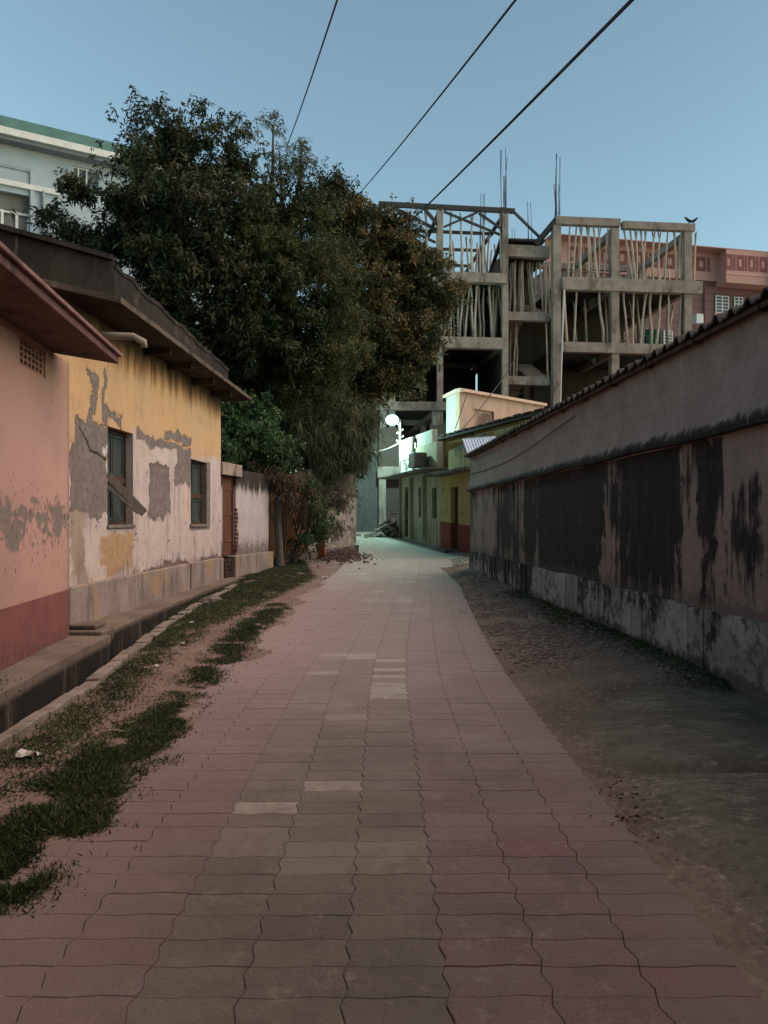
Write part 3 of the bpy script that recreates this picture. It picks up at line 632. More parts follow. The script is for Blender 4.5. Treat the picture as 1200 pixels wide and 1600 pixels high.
# two ramps because one color ramp holds at most 32 stops
xw = m.add(x, m.add(m.mul(m.sub(m.noise(1.1,4,.6,(1,1,1.6),off=33),.5),.9), m.mul(m.sub(m.noise(6,5,.7,(1,1,.6),off=35),.5),.35))); bias = m.curve(xw, lo_, hi_, pts[:32])
zs1 = m.curve(z, 0, 3.4, [(0,0),(.6,.0),(.72,.03),(1.0,.09),(1.8,.13),(2.255,.17),(2.262,-1.3),(2.36,-1.3),(3.4,-1.3)])
lowgate = m.mul(m.sm(x, ss(1128), ss(1134)), m.sm(m.add(z, m.mul(w1,.4)), 1.75, 2.1))   # the nearest stain starts lower down
t = m.add(m.add(m.mul(va,1.25), m.mul(vb,1.0)), m.add(bias, zs1)); t = m.sub(t, m.mul(m.sm(x, ss(1128), ss(1140)), m.mul(m.sm(z,1.7,2.1), .5)))
t = m.add(t, m.mul(m.sub(m.noise(.9,4,.6,off=37),.5),1.0)); blk = m.sm(t, 1.24, 1.42); c = m.mix(m.mul(blk,.95), c, m.mix(m.sm(m.add(vb, m.mul(w2,.4)), .66, .86), (.009,.008,.008), (.032,.026,.022)))
pts = None
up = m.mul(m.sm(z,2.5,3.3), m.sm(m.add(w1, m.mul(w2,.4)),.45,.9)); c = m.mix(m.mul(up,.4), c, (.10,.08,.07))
ft = m.sm(m.add(m.mul(m.sm(z,.95,.62),.3), w2), .58, .75); c = m.mix(m.mul(ft,.5), c, (.08,.07,.06))
shm = m.out(c, .93, m.add(m.mul(w3,.25), w2), .5, .012)
wl = MB().box(0, Ls, 0, -5, -.3, 3.235); wl.build('wall', shm, sh)
# sloping band (drip ledge)
b = MB(); n = 60
prof = [(-.002,2.26),(.085,2.265),(.095,2.31),(.05,2.42),(.015,2.6),(-.002,2.85)]
for i in range(n+1):
    s = Ls*i/n + (.03 if i == n else 0)
    for (yy, zq) in prof: b.v.append((s, yy+(.006*math.sin(i*1.7) if yy>0 else 0), zq+.01*math.sin(i*.9)))
k_ = len(prof); b.f = [(i*k_+j,(i+1)*k_+j,(i+1)*k_+j+1,i*k_+j+1) for i in range(n) for j in range(k_-1)] + [tuple(range(n*k_,(n+1)*k_))]; b.a=[None]*len(b.f)
m = M('ledge_plaster'); x,y,z = m.xyz(); w1 = m.noise(1.6,7,.7); w2 = m.noise(10,7,.75); vb = m.noise(9,8,.75,(1,1,.2),off=6)
c = m.mix(m.sm(w1,.35,.65), (.31,.235,.20), (.24,.185,.155)); c = m.mix(m.sm(m.add(vb, m.mul(m.sm(z,2.48,2.27),.42)),.62,.85), c, (.022,.02,.018)); c = m.mix(m.mul(m.sm(w2,.45,.7),.35), c, (.13,.10,.085))
b.build('drip_ledge', m.out(c, .93, w2, .5, .012), sh)
# plinth
m = M('shed_plinth'); x,y,z = m.xyz(); w1 = m.noise(1.3,7,.72); w2 = m.noise(8,7,.78); va = m.noise(2.6,8,.72,(1,1,.14),off=1); w4 = m.noise(3.2,8,.8,off=5); w3=m.noise(60,4,.6)
c = m.mix(m.sm(w1,.38,.6), (.40,.385,.37), (.28,.27,.26)); c = m.mix(m.mul(m.sm(w2,.48,.64),.6), c, (.10,.092,.085)); c = m.mix(m.sm(m.noise(1.9,8,.8,off=43),.53,.57), c, (.15,.135,.125))
pb = m.curve(x, 8, 25, [(8,.03),(ss(1010),.05),(ss(960),.02),(ss(905),.10),(ss(898),-.3),(ss(840),-.3),(ss(834),.20),(ss(775),.16),(25,.05)])
c = m.mix(m.mul(m.sm(m.add(m.add(m.mul(va,.7),m.mul(w4,.8)),m.add(pb,m.mul(m.sm(z,.1,.7),.12))),.88,.98),.93), c, (.018,.017,.016)); c = m.mix(m.mul(m.sm(m.add(w4,m.mul(m.sm(z,.3,.05),.3)),.58,.7),.7), c, (.05,.045,.035))
pls = MB(); n=80
for i in range(n):
    a, b2 = Ls*i/n, Ls*(i+1)/n; yo = .035+.012*math.sin(i*1.3); pls.box(a, b2, -.01, yo, -.3, .66+.012*math.sin(i*.7)+.01*random.random())
pls.build('plinth', m.out(c, .93, m.add(m.mul(w3,.3), w2), .8, .018), sh)
# corrugated roof with rounded ridges seen end-on
rf = MB(); pitch = .27; nper = 12; nn = int((Ls+.3)/pitch*nper); ov = .12
for i in range(nn+1):
    s = (i/nper)*pitch; ph = (i % nper)/nper; h = .055*max(0, math.sin(ph*2*math.pi))**1.0 + .008*math.sin(ph*4*math.pi)
    kk = int(i/nper); dzr = .008*math.sin(kk*2.3)
    for (yy, zq) in ((ov, 3.225), (-2.6, 3.225+.72)): rf.v.append((s, yy, zq+h+dzr))
rf.f = [(2*i, 2*i+2, 2*i+3, 2*i+1) for i in range(nn)]; rf.a=[None]*nn
asb = mottled('weathered_corrugated_sheet', (.05,.046,.042), (.085,.078,.07), 4, stain=(.02,.02,.018), stain_amt=.8)
ro = rf.build('roof', asb, sh); ro.modifiers.new('t','SOLIDIFY').thickness = .018
rf2 = MB().add([(0,-2.6,3.96),(Ls+.2,-2.6,3.96),(Ls+.2,-5.4,3.2),(0,-5.4,3.2)], [(0,1,2,3)]); rf2.add([(Ls,0,3.23),(Ls,-2.6,3.9),(Ls,-5,3.23)],[(0,1,2)]); rf2.build('rear_roof', asb, sh)
ra = MB()
for k in range(18):
    s = ss(745) - k*1.15
    if s > 8.6: ra.beam((s, ov-.02, 3.19), (s, -.05, 3.19), .06, .05)
ra.beam((0,.06,3.20),(Ls,.06,3.20),.05,.045)
ra.build('rafter', wood_dark, sh)
o = MB().tube([(ss(735)*1.0, .012+.01, 2.75)] + [(ss(735)-(ss(735)-ss(900))*t_, .02, 2.75+.28*t_-.18*math.sin(math.pi*t_)) for t_ in (.25,.5,.75,1)], .007, 5).build('wall_wire', steel_dark); o.location = sh.location; o.rotation_euler = sh.rotation_euler
tag(o, 'thin loose wire sagging across the upper plaster of the long shed', 'wire')

# ------------------------------------------------------------ far houses at the bend
dh = unit((.73-2.92, 35-26)); H0 = (2.92, 26.0); rh = math.atan2(dh[1], dh[0])
def hs_(px): return hit(H0, dh, px)
def hb(px, py): s, Y = hs_(px); return s, zz(py, Y)
sAB = hs_(688)[0]; sE = hs_(626)[0]
MB.flipy = True
hA = thing('painted_house', 'small yellow house with red skirting and open doorway at the bend', 'house', (H0[0], H0[1], 0), rh)
m = M('yellow_red_wall'); x,y,z = m.xyz(); w1=m.noise(1.5,7,.7); w2=m.noise(9,6,.7); vst=m.noise(5,6,.7,(1,1,.15))
c = m.mix(m.sm(w1,.35,.65),(.50,.41,.15),(.42,.35,.14)); c = m.mix(m.mul(m.sm(vst,.5,.7),.4),c,(.16,.13,.06))
zsk = m.sub(z, m.mul(x, .045)); c = m.mix(m.sm(zsk,1.31,1.29),c,(.23,.06,.045)); c = m.mix(m.mul(m.sm(m.add(w1,m.mul(m.sm(z,3.2,4.4),.2)),.56,.72),.85),c,(.05,.045,.028))
yrm = m.out(c,.92,w2,.5,.012)
dA0, dA1 = hs_(716)[0], hs_(704)[0]
zg = float(slope(27))
MB().wall(-1.2, sAB, -.2, 3.12, 0, .3, [(dA0,dA1,.45,2.68)]).build('wall', yrm, hA)
MB().box(dA0, dA1, .16, .20, .45, 2.68).build('door', wood_dark, hA)
cu = MB()
for k in range(7): cu.box(dA0+.06+k*.012+.0, dA0+.10+k*.004, .10+.002*k, .112+.002*k, .55+k*.30, .83+k*.30)
cu.build('door_curtain', mottled('lit_curtain_streak', (.50,.50,.44), (.38,.38,.34), 6), hA)  # pale strips paint the streak of light through the curtain
MB().box(-1.3, sAB+.1, -.62, .3, 3.12, 3.22).build('canopy', concrete_dark, hA, bevel=.01)
up = MB(); up.prism([(-1.2,.12),(sAB-.6,.12),(sAB-.6,.4),(-1.2,.4)], 3.22, 4.2, top=[4.35,4.05,4.05,4.35]); up.build('parapet', yrm, hA)
MB().box(dA0-.1, dA1+.5, -.55, 0, 0, .45).build('step', concrete_dark, hA, bevel=.015)
lm = MB().ball((hs_(691)[0], -.06, zz(765, hs_(691)[1])), (.05,.04,.13), 8, 6); lm.build('wall_lamp_shade', mottled('glossy_white', (.7,.72,.68), (.6,.62,.6), 3, rough=.2, spec=.6), hA)
MB.flipy = False
# higher back wing with sloping dark roof
wA, wB = (5.1, 23.9), (2.16, 32.7); dw_ = unit((wB[0]-wA[0], wB[1]-wA[1]))
bkw = MB(); hwA = thing('yellow_back_building', 'olive yellow building with dark sloping roof edge behind the corrugated shed', 'house', (wA[0], wA[1], 0), math.atan2(dw_[1], dw_[0]))
Lw = math.hypot(wB[0]-wA[0], wB[1]-wA[1]); bkw.prism([(0,0),(Lw,0),(Lw,-3),(0,-3)], 0, 4.8); bkw.build('wall', mottled('olive_plaster', (.36,.30,.13), (.29,.25,.11), 2, stain=(.06,.05,.03), stain_amt=.8), hwA)
MB().box(-.2, Lw+.2, -3.2, .18, 4.8, 4.92).build('roof', soot, hwA)
dk = MB()
for k in range(12): dk.box(k*.7, k*.7+.45, -.3, .24, 4.92, 4.96+.03*random.random())
dk.build('roof_tile', soot, hwA)
# light blue tin awning
aw = MB(); n=40
A0 = (2.2, 22.6); 
for i in range(n+1):
    t_ = i/n; xx = 2.45+1.1*t_; 
    for (dy2, dz2) in ((0,.02),(1.5,.62)): aw.v.append((xx, 22.6+dy2+.35*t_, 3.42+dz2+.015*math.sin(i*1.9)+.12*t_))
aw.f=[(2*i,2*i+2,2*i+3,2*i+1) for i in range(n)]; aw.a=[None]*n
tinm = mottled('pale_blue_tin', (.42,.50,.60), (.34,.42,.52), 3, rough=.5, spec=.4)
awo = thing('tin_awning', 'pale blue corrugated tin awning above the near end of the shed', 'awning', (2.45,22.6,0))
for v_i in range(len(aw.v)): v = aw.v[v_i]; aw.v[v_i] = (v[0]-2.45, v[1]-22.6, v[2])
o = aw.build('sheet', tinm, awo); o.modifiers.new('t','SOLIDIFY').thickness=.006
MB().tube([(.12,.1,0),(.12,.1,3.42)],.03,6).tube([(1.0,1.9,0),(1.0,1.9,3.95)],.03,6).build('post', steel_dark, awo)

MB.flipy = True
hB = thing('white_house', 'lamp lit pale house with thin canopy and narrow windows at the bend', 'house', (H0[0], H0[1], 0), rh)
m = M('lamp_lit_plaster'); x,y,z = m.xyz(); w1=m.noise(1.5,7,.7); w2=m.noise(9,6,.7); vst=m.noise(5,6,.7,(1,1,.15))
c = m.mix(m.sm(w1,.35,.65),(.46,.44,.30),(.36,.345,.24)); c = m.mix(m.mul(m.sm(m.add(vst,m.mul(m.sm(z,2.5,.8),.12)),.5,.7),.75),c,(.10,.09,.06))
hbm = m.out(c,.92,w2,.5,.012)
o1, o2, o3 = (hs_(682)[0],hs_(675)[0]), (hs_(660)[0],hs_(654)[0]), (hs_(641)[0],hs_(632)[0])
holes = [(o1[0],o1[1],1.55,2.75),(o2[0],o2[1],1.6,2.85),(o3[0],o3[1],.75,2.95)]
MB().wall(sAB+.003, sE, 0, 3.38, 0, .3, holes).build('wall', hbm, hB)
for h in holes[:2]:
    f = MB().box(h[0],h[1],.18,.24,h[2],h[3]).build('window', wood_dark, hB)
    q = MB()
    for k in range(4): xx = h[0]+(h[1]-h[0])*(k+.5)/4; q.box(xx-.01,xx+.01,.10,.12,h[2],h[3])
    q.build('window_bars', steel_dark, f)
MB().box(holes[2][0],holes[2][1],.16,.22,.75,2.95).build('door', wood_dark, hB)
for a in (o3[0]-.45, o2[0]-.5): MB().box(a,a+.16,-.16,-.0,.7,3.3).build('pilaster', mottled('pale_lime', (.42,.42,.33), (.34,.34,.27), 3), hB)
MB().box(sAB-.3, sE+1.1, -.75, .3, 3.38, 3.46).build('canopy', concrete_dark, hB, bevel=.01)
lime = mottled('lime_wash', (.50,.52,.42), (.42,.44,.36), 2, stain=(.16,.16,.11), stain_amt=.7)
MB().box(sAB+.6, sE+.02, .05, .3, 3.46, 4.55).build('parapet', hbm, hB)
MB().box(hs_(646)[0], sE+.06, -.06, .045, 3.46, 5.05).box(hs_(672)[0], hs_(646)[0], .1, .3, 4.56, 5.1).box(sE-.14,sE+.03,.3,1.6,3.46,5.0).build('upper_wall', lime, hB, bevel=.01)
MB().wall(hs_(645)[0], sE-.1, 4.15, 4.5, -.08, -.065, [(hs_(643)[0], sE-.3, 4.2, 4.45)]).build('trim', white_paint, hB)
eb = MB(); zc_ = 3.95; sc_ = (hs_(646)[0]+sE)/2
for (r0, r1) in ((.30,.22),(.14,.05)):
    for k in range(4):
        a0, a1 = k*math.pi/2, (k+1)*math.pi/2
        eb.add([(sc_+r0*math.cos(a0),-.07,zc_+r0*math.sin(a0)),(sc_+r0*math.cos(a1),-.07,zc_+r0*math.sin(a1)),(sc_+r1*math.cos(a1),-.07,zc_+r1*math.sin(a1)),(sc_+r1*math.cos(a0),-.07,zc_+r1*math.sin(a0))],[(0,1,2,3)])
eb.build('diamond_ornament', mottled('grey_paint', (.22,.24,.2), (.18,.2,.17), 3), hB)
ac = MB().box(hs_(668)[0], hs_(658)[0], -.55, -.02, 3.62, 4.2); o = ac.build('cooler_box', concrete_dark, hB, bevel=.02)
MB().beam((hs_(650)[0],-.1,4.35),(hs_(655)[0],-.55,3.55),.04,.04).build('bracket', white_paint, hB)

MB.flipy = False
# peach house behind
C0 = (3.34, 34.0); C1 = (8.0, 38.4); C2 = (2.9, 35.8); dc = unit((C1[0]-C0[0], C1[1]-C0[1])); rc_ = math.atan2(dc[1], dc[0])
pe = thing('peach_house', 'peach rendered rooftop block with closed panel behind the yellow house', 'house', (C0[0], C0[1], 0), rc_)
Lc = math.hypot(C1[0]-C0[0], C1[1]-C0[1]); pcm = mottled('peach_plaster', (.42,.30,.235), (.36,.26,.21), 1.5, stain=(.20,.14,.11), stain_amt=.5)
def cs(px): return hit(C0, dc, px)
pA, pB = cs(740)[0], cs(772)[0]; zt_ = zz(612,34)
MB().wall(0, Lc, .5, zt_, 0, .25, [(pA,pB,zz(675,35),zz(640,35))]).build('wall', pcm, pe)
lw = (C2[0]-C0[0], C2[1]-C0[1]); lv = (lw[0]*dc[0]+lw[1]*dc[1], -lw[0]*dc[1]+lw[1]*dc[0])
b = MB(); b.prism([(0.0,0.001),(lv[0],lv[1]),(lv[0]+2,lv[1]),(2,.25)], .5, zt_-.02); b.build('side_wall', mottled('greenish_plaster', (.36,.36,.31), (.30,.31,.27), 2, stain=(.16,.16,.13), stain_amt=.6), pe)
MB().box(pA,pB,.12,.16,zz(675,35),zz(640,35)).build('panel', mottled('peach_panel', (.36,.24,.19), (.30,.21,.17), 3), pe)
b = MB(); b.beam((-.15,-.02,zt_+.06),(Lc,-.02,zt_+.06),.34,.14); b.beam((0,0,zt_+.061),(lv[0],lv[1],zt_+.061),.34,.13); b.build('coping', mottled('peach_coping', (.52,.37,.30), (.46,.33,.27), 2), pe, bevel=.01)
for k in range(5):
    b = MB().beam((pA+.35+k*.14,-.35,zz(690,35)),(pA+.62+k*.11,-.04,zz(645,35)),.03,.06); o = b.build('leaning_plank', wood_grey); o.location = pe.location; o.rotation_euler = pe.rotation_euler
    tag(o, 'thin grey plank leaning on the peach wall panel', 'plank', 'planks leaning on the peach house'); o['label'] = ORD[k]+' thin grey plank from the left leaning on the peach wall panel'
# ------------------------------------------------------------ concrete frame building under construction
O = (6.33, 40.0); al = R(6); co, si = math.cos(al), math.sin(al)
cb = thing('unfinished_building', 'unfinished concrete frame building with open floors and upright steel bars', 'building', (O[0], O[1], 0), al)
def cu_(px, v=0):                       # local u of a picture column on the plane v
    ox, oy = O[0]-si*v, O[1]+co*v; k = (px-600)/F; return (k*oy-ox)/(co-k*si)
def cz(px, py, v=0): u = cu_(px, v); return zz(py, O[1]+u*si+v*co)
L1, L2, L3, L4, L5 = 4.1, 7.55, 10.95, 14.3, 17.65
def cpart(name, b, mat=concrete): return b.build(name, mat, cb)
def column(px, v, z0, z1, w=.38, mat=concrete): u = cu_(px, 0) if v == 0 else px_u(px); cpart('column', MB().box(u-w/2, u+w/2, v, v+w, z0, z1), mat)
def colu(u, v, z0, z1, w=.4, mat=concrete): cpart('column', MB().box(u-w/2, u+w/2, v, v+w, z0, z1), mat)
def bm(u0, u1, v0, v1, zt, h=.5, w=.32, mat=concrete): cpart('beam', MB().box(u0, u1, v0, v1, zt-h, zt), mat)
uA, uB, uC = cu_(590), cu_(613), cu_(688); uD = cu_(790); uE = cu_(871); uF = cu_(962); uG = cu_(1076); uEnd = cu_(1097)
dep = [0, 5.5, 11]
shade = mottled('shadowed_soffit_concrete', (.05,.044,.038), (.07,.06,.052), 2)  # interior shade put into this darker copy of the concrete
for v in dep:
    mt = concrete
    for u, ztop in ((uA+.3,L4),(uB,L5-.1),(uC,L5-.1),(uD,L5-.1)): 
        colu(u, v+.02, 0.5, ztop-.0, .31, mt)
    for u, ztop in ((uE,17.1),(uF,16.95),(uG,16.95)): colu(u, v+.02, 0.5, ztop, .42, mt)
# slabs
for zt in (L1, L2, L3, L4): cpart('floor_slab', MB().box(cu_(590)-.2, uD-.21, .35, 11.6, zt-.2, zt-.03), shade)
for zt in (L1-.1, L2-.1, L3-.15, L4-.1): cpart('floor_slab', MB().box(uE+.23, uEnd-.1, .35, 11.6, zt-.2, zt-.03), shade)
# front beams
bm(cu_(590)-.2, uD+.05, -.1, .3, L4, .50); bm(cu_(590)-.2, uD-.1, -.1, .3, L3, .58); bm(cu_(590)-.2, uC+.15, -.1, .3, L2, .42); bm(cu_(590)-.2, uC+.15, -.1, .3, L1, .42)
bm(uE+.23, uEnd, -.1, .3, L4-.06, .66); bm(uE+.23, uEnd-.4, -.1, .3, L3-.12, .52); bm(uE+.23, uEnd-.4, -.1, .3, L2-.12, .5); bm(uE+.23, uEnd-.4, -.1, .3, L1-.12, .5)
# cross and rear beams
for u in (uB, uC, uD): 
    for zt in (L2, L3, L4): bm(u-.14, u+.14, .42, 11, zt-.2, .3)
for u in (uF, uG):
    for zt in (L3-.15, L4-.1): bm(u-.15, u+.15, .48, 11, zt-.2, .35)
    bm(u-.15, u+.15, .48, 11, 17.0, .34)
for v in (5.5, 11):
    for zt in (L2, L3, L4): bm(uA, uD, v, v+.3, zt-.2, .3); bm(uE, uG, v, v+.3, zt-.22, .3)
    bm(uE, uG, v+.05, v+.3, 16.9, .35)
# roof beams of the right block
bm(uE-.1, uF+.25, -.05, .3, 17.42, .40); bm(uF+.4, uG+.35, -.05, .3, 17.32, .38)
# stair tower
for zt in (16.05, 12.5, 9.1, 5.6): bm(uD+.22, uE-.23, .55, .9, zt, .62 if zt > 16 else .44)
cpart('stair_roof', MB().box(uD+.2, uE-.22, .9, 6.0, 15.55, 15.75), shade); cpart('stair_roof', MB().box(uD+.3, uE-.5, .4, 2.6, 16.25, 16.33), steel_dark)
for zb, zt in ((L1, 5.6), (5.6, L2), (L2, 9.1), (9.1, L3), (L3, 12.5), (12.5, L4)):
    goingback = zt in (L2, L3, L4)
    u0, u1 = ((uE-1.35, uE-.3) if goingback else (uD+.3, uD+1.35))
    va, vb_ = (1.0, 5.2) if goingback else (5.2, 1.0)
    fl = MB().beam(((u0+u1)/2, va, zb-.1), ((u0+u1)/2, vb_, zt-.1), u1-u0, .16)
    for k in range(9): t_ = (k+.5)/9; vv = va+(vb_-va)*t_; fl.box(u0, u1, vv-.14, vv+.14, zb+(zt-zb)*t_-.05, zb+(zt-zb)*t_+.1)
    cpart('stair_flight', fl)
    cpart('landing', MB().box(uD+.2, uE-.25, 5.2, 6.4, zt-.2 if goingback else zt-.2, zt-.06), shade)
# back and party walls in brick
bricks = M('raw_brick_wall'); m = bricks; bn = m.n('ShaderNodeTexBrick'); 
cm = m.n('ShaderNodeCombineXYZ'); x,y,z = m.xyz(); m.put(cm.inputs[0], m.add(x,y)); m.put(cm.inputs[1], z); m.put(bn.inputs['Vector'], cm.outputs[0])
bn.inputs['Scale'].default_value = 4; bn.inputs['Color1'].default_value=(.085,.055,.047,1); bn.inputs['Color2'].default_value=(.065,.045,.04,1); bn.inputs['Mortar'].default_value=(.10,.088,.08,1)
bricks = m.out(bn.outputs[0], .95, bn.outputs[1], .3, .01)
for zt, zb in ((L4, L3), (L3, L2), (L2, L1), (L1, 0.5)):
    cpart('rear_wall', MB().box(uA, uD, 11.3, 11.5, zb, zt-.25), bricks)
    if zb != L3: cpart('rear_wall', MB().box(uE, uF+2.5, 11.3, 11.5, zb, zt-.3), bricks)
dkw = mottled('shade_dark_wall', (.035,.030,.026), (.05,.043,.036), 2)  # near-black colour stands in for shade inside the frame
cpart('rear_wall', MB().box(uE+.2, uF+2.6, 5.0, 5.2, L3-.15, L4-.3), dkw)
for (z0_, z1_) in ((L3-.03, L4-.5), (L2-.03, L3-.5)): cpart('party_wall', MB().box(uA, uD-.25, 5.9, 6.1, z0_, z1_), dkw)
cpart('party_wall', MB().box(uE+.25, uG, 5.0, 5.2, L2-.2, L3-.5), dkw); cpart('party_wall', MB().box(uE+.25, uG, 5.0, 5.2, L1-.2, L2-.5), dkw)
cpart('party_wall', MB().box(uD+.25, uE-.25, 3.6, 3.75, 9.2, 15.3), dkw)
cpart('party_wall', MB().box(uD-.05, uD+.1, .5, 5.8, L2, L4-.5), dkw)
cpart('party_wall', MB().box(uA+.1, uA+.3, .5, 5.8, L2, L4-.5), dkw)
cpart('stair_wall', MB().box(uD+.05, uE-.05, 6.5, 6.7, 3, 15.5), bricks)
cpart('stair_wall', MB().box(uD-.1, uD+.1, 1.2, 6.4, L3, 15.5), bricks)
# light timber formwork over the left block
fw = []
def bar(p, q, w=.11, h=.16, mt=steel_dark): cpart('formwork_beam', MB().beam(p, q, w, h), mt)
bar((cu_(592),.1,L5+.05),(uD+.5,.1,L5-.02),.18,.24)
for v in (3, 5.7, 8.5, 11): bar((cu_(592),v,L5-.15),(uD+.1,v,L5-.15))
for u in (uB, uC, uD): bar((u,0,L5-.1),(u,11,L5-.12),.14,.18)
bar((uB,.05,L5-.1),(uC,.3,L5-1.15)); bar((uC-.8,.1,L5-.1),(uC+.05,.1,L5-1.1)); bar((uC+.2,.1,L5-.2),(uD-.1,.3,L5-1.25),.08,.12); bar((uD-1.4,.1,L5-.2),(uD,.1,L5-1.1),.09,.12)
bar((uC+.2,.1,L5-1.0),(uC+2.0,.1,L5-.15),.07,.1)
bar((uA+.2,.2,L5-.55),(uC,1.5,L5-1.3),.09,.12); bar((cu_(590),.2,L5-.25),(cu_(604),.0,L5+.1),.1,.12)
bar((uD+.45,.1,L5-.05),(uE-.6,.6,16.35),.10,.12); bar((uD-.1,5,14.4),(uD-.1,.1,L5-1.2),.16,.2)
bar((uE-1.0,.5,16.1),(uE,.1,17.3),.3,.25)
# scaffold pole and pipe
cpart('drain_pipe', MB().tube([(cu_(881,-.2),-.25,cz(881,455)),(cu_(877,-.2),-.25,cz(877,560)),(cu_(874,-.2),-.25,cz(874,655))], .05, 8), mottled('white_pipe', (.55,.52,.48),(.48,.45,.42),3))
# starter bars
def rebars(u, v, z0, z1, n, sp, name='starter_bars'):
    b = MB()
    for k in range(n):
        a = u+random.uniform(-sp,sp); zt = z1 - random.choice([0, .15, .5, 1.4])*(z1-z0)/3.2
        b.tube([(a, v+.1+random.uniform(0,.25), z0), (a+random.uniform(-.05,.05), v+.2, (z0+zt)/2), (a+random.uniform(-.09,.09), v+.2, zt)], .016, 5)
    for k in range(2): b.tube([(u-sp,v+.08,z0+.25+k*.3),(u+sp,v+.08,z0+.25+k*.3),(u+sp,v+.4,z0+.25+k*.3)],.01,4)
    cpart(name, b, rebar_m)
rebars(uD-.08, .0, L5-.1, zz(230,40)+.1, 9, .16); rebars(uE+.05, 0, 17.1, zz(237,40.3), 9, .14)
rebars(cu_(829,5.5), 5.5, 15.7, cz(829,313,5.5), 6, .15); rebars(cu_(754,5.5), 5.5, L4, cz(754,300,5.5), 8, .18); rebars(cu_(803,8), 8, 15.7, cz(803,350,8), 4, .14)
rebars(uB-.1, 11, L5-.3, L5+.3, 4, .12)
# leaning green sack / door and debris on the third floor of the right block
sk_ = MB(); uu = cu_(1021, 1.2); sk_.box(uu-.45, uu+.45, 1.2, 1.3, L3-.16, L3+1.0); sk_.prism([(uu-.4,1.3),(uu+.4,1.3),(uu+.3,1.7),(uu-.3,1.7)], L3-.16, L3+.7)
o = sk_.build('green_tarpaulin', mottled('green_tarp', (.015,.10,.07), (.012,.07,.05), 4), bevel=.05); o.location = cb.location; o.rotation_euler = cb.rotation_euler
tag(o, 'dark green tarpaulin bundle on the open floor of the unfinished building', 'tarpaulin')
hp = MB()
for k in range(60):
    uu = cu_(random.uniform(958,1012), 2.5); vv = random.uniform(1.5,4); q = random.uniform(.3,.9); a = random.uniform(-.8,.8)
    hp.beam((uu-q*math.cos(a),vv,L3-.1+random.random()*.5),(uu+q*math.cos(a),vv+q*math.sin(a),L3-.05+random.random()*.6),.07,.06)
o = hp.build('timber_heap', mottled('loose_timber', (.28,.20,.14), (.18,.13,.09), 5)); o.location = cb.location; o.rotation_euler = cb.rotation_euler
tag(o, 'heap of loose timber offcuts on the open floor of the unfinished building', 'timber heap', kind='stuff')

# bamboo props: one of each shape, then copies
def prop_proto():
    b = MB(); j = [random.uniform(-.03,.03) for _ in range(6)]
    b.tube([(0,0,0),(j[0],j[1],.3),(j[2],j[3],.6),(j[4]*.6,j[5]*.6,.85),(0,0,1)], [.058,.052,.048,.045,.042], 7, smooth if False else True)
    return b
protos = []
for k in range(4):
    b = MB(); j = [random.uniform(-.06,.06) for _ in range(6)]
    b.tube([(0,0,0),(j[0],j[1],.28),(j[2],j[3],.55),(j[4]*.7,j[5]*.7,.8),(0,0,1)], [.075,.068,.062,.056,.05], 7)
    me = bpy.data.meshes.new('bamboo_prop'); me.from_pydata([tuple(v) for v in b.v], [], b.f); me.materials.append(bamboo_m); me.polygons.foreach_set('use_smooth',[True]*len(me.polygons)); protos.append(me)
for k in range(4):                       # forked head
    b = MB(); b.tube([(0,0,.02),(.05,0,.5),(0,0,.86)], [.07,.06,.055], 7); b.tube([(0,0,.84),(-.10,0,1)], [.05,.04],6); b.tube([(0,0,.84),(.11,0,.99)], [.05,.035],6)
    me = bpy.data.meshes.new('bamboo_prop'); me.from_pydata([tuple(v) for v in b.v], [], b.f); me.materials.append(bamboo_m); me.polygons.foreach_set('use_smooth',[True]*len(me.polygons)); protos.append(me)
CBM = Matrix.Translation((O[0], O[1], 0)) @ Matrix.Rotation(al, 4, 'Z')
def prop(pa_, pb_, label, grp, fork=False):
    p, q = CBM @ Vector(pa_), CBM @ Vector(pb_); me = random.choice(protos[4:] if fork else protos[:4])
    o = bpy.data.objects.new('bamboo_prop', me); COL.objects.link(o); o.location = p; d = q-p
    o.rotation_mode = 'XYZ'; o.rotation_euler = d.to_track_quat('Z','Y').to_euler(); s_ = random.uniform(.8,1.15); o.scale = (s_, s_, d.length)
    tag(o, label, 'prop', grp)
def props(pxs, zb, zt, v, label, grp, lean=.25, fork=.4):
    L_ = []
    for px_ in pxs:
        vv = v if not isinstance(v, tuple) else random.uniform(*v); u = cu_(px_, vv)
        L_.append(((u+random.uniform(-lean,lean), vv+random.uniform(-.1,.1), zb), (u+random.uniform(-lean,lean)*.5, vv, zt)))
    def spx(e): p = CBM @ ((Vector(e[0])+Vector(e[1]))/2); return p.x/p.y
    L_.sort(key=spx)
    for k, (p, q) in enumerate(L_): prop(p, q, ORD[k]+' from the left: '+label, grp, random.random() < fork)
GR = 'bamboo props holding up the unfinished building'
props([628,640,662,702,722,741,756,778], L4, L5-.15, .25, 'thin bamboo prop under steel formwork, front of the left block', GR, .3)
props([700,704,710,718,724,728,738,742,750,755,760,768,776,783], L4, L5-.25, (2.5,6), 'thin bamboo prop under steel formwork, rear of the left block', GR, .3)
props([700,706,714,724,730,735,746,752,757,762,768,774,780], L3, L4-.5, (.2,1.0), 'bamboo prop at the front of the dark upper left storey', GR, .3, .2)
props([703,712,720,733,744,750,765,772,778], L3, L4-.5, (1.5,5), 'shaded bamboo prop deep in the dark upper left storey', GR, .3, .2)
props([799,803,806,812,816,820,826,829,832,838,845,849,852,858], 12.45, 15.4, (1.0,1.6), 'bamboo prop on the upper stair beam between the blocks', GR, .25, .3)
props([800,804,810,855], 9.0, 12.1, (1.0,2.4), 'bamboo prop on the middle stair beam between the blocks', GR, .2, .1)
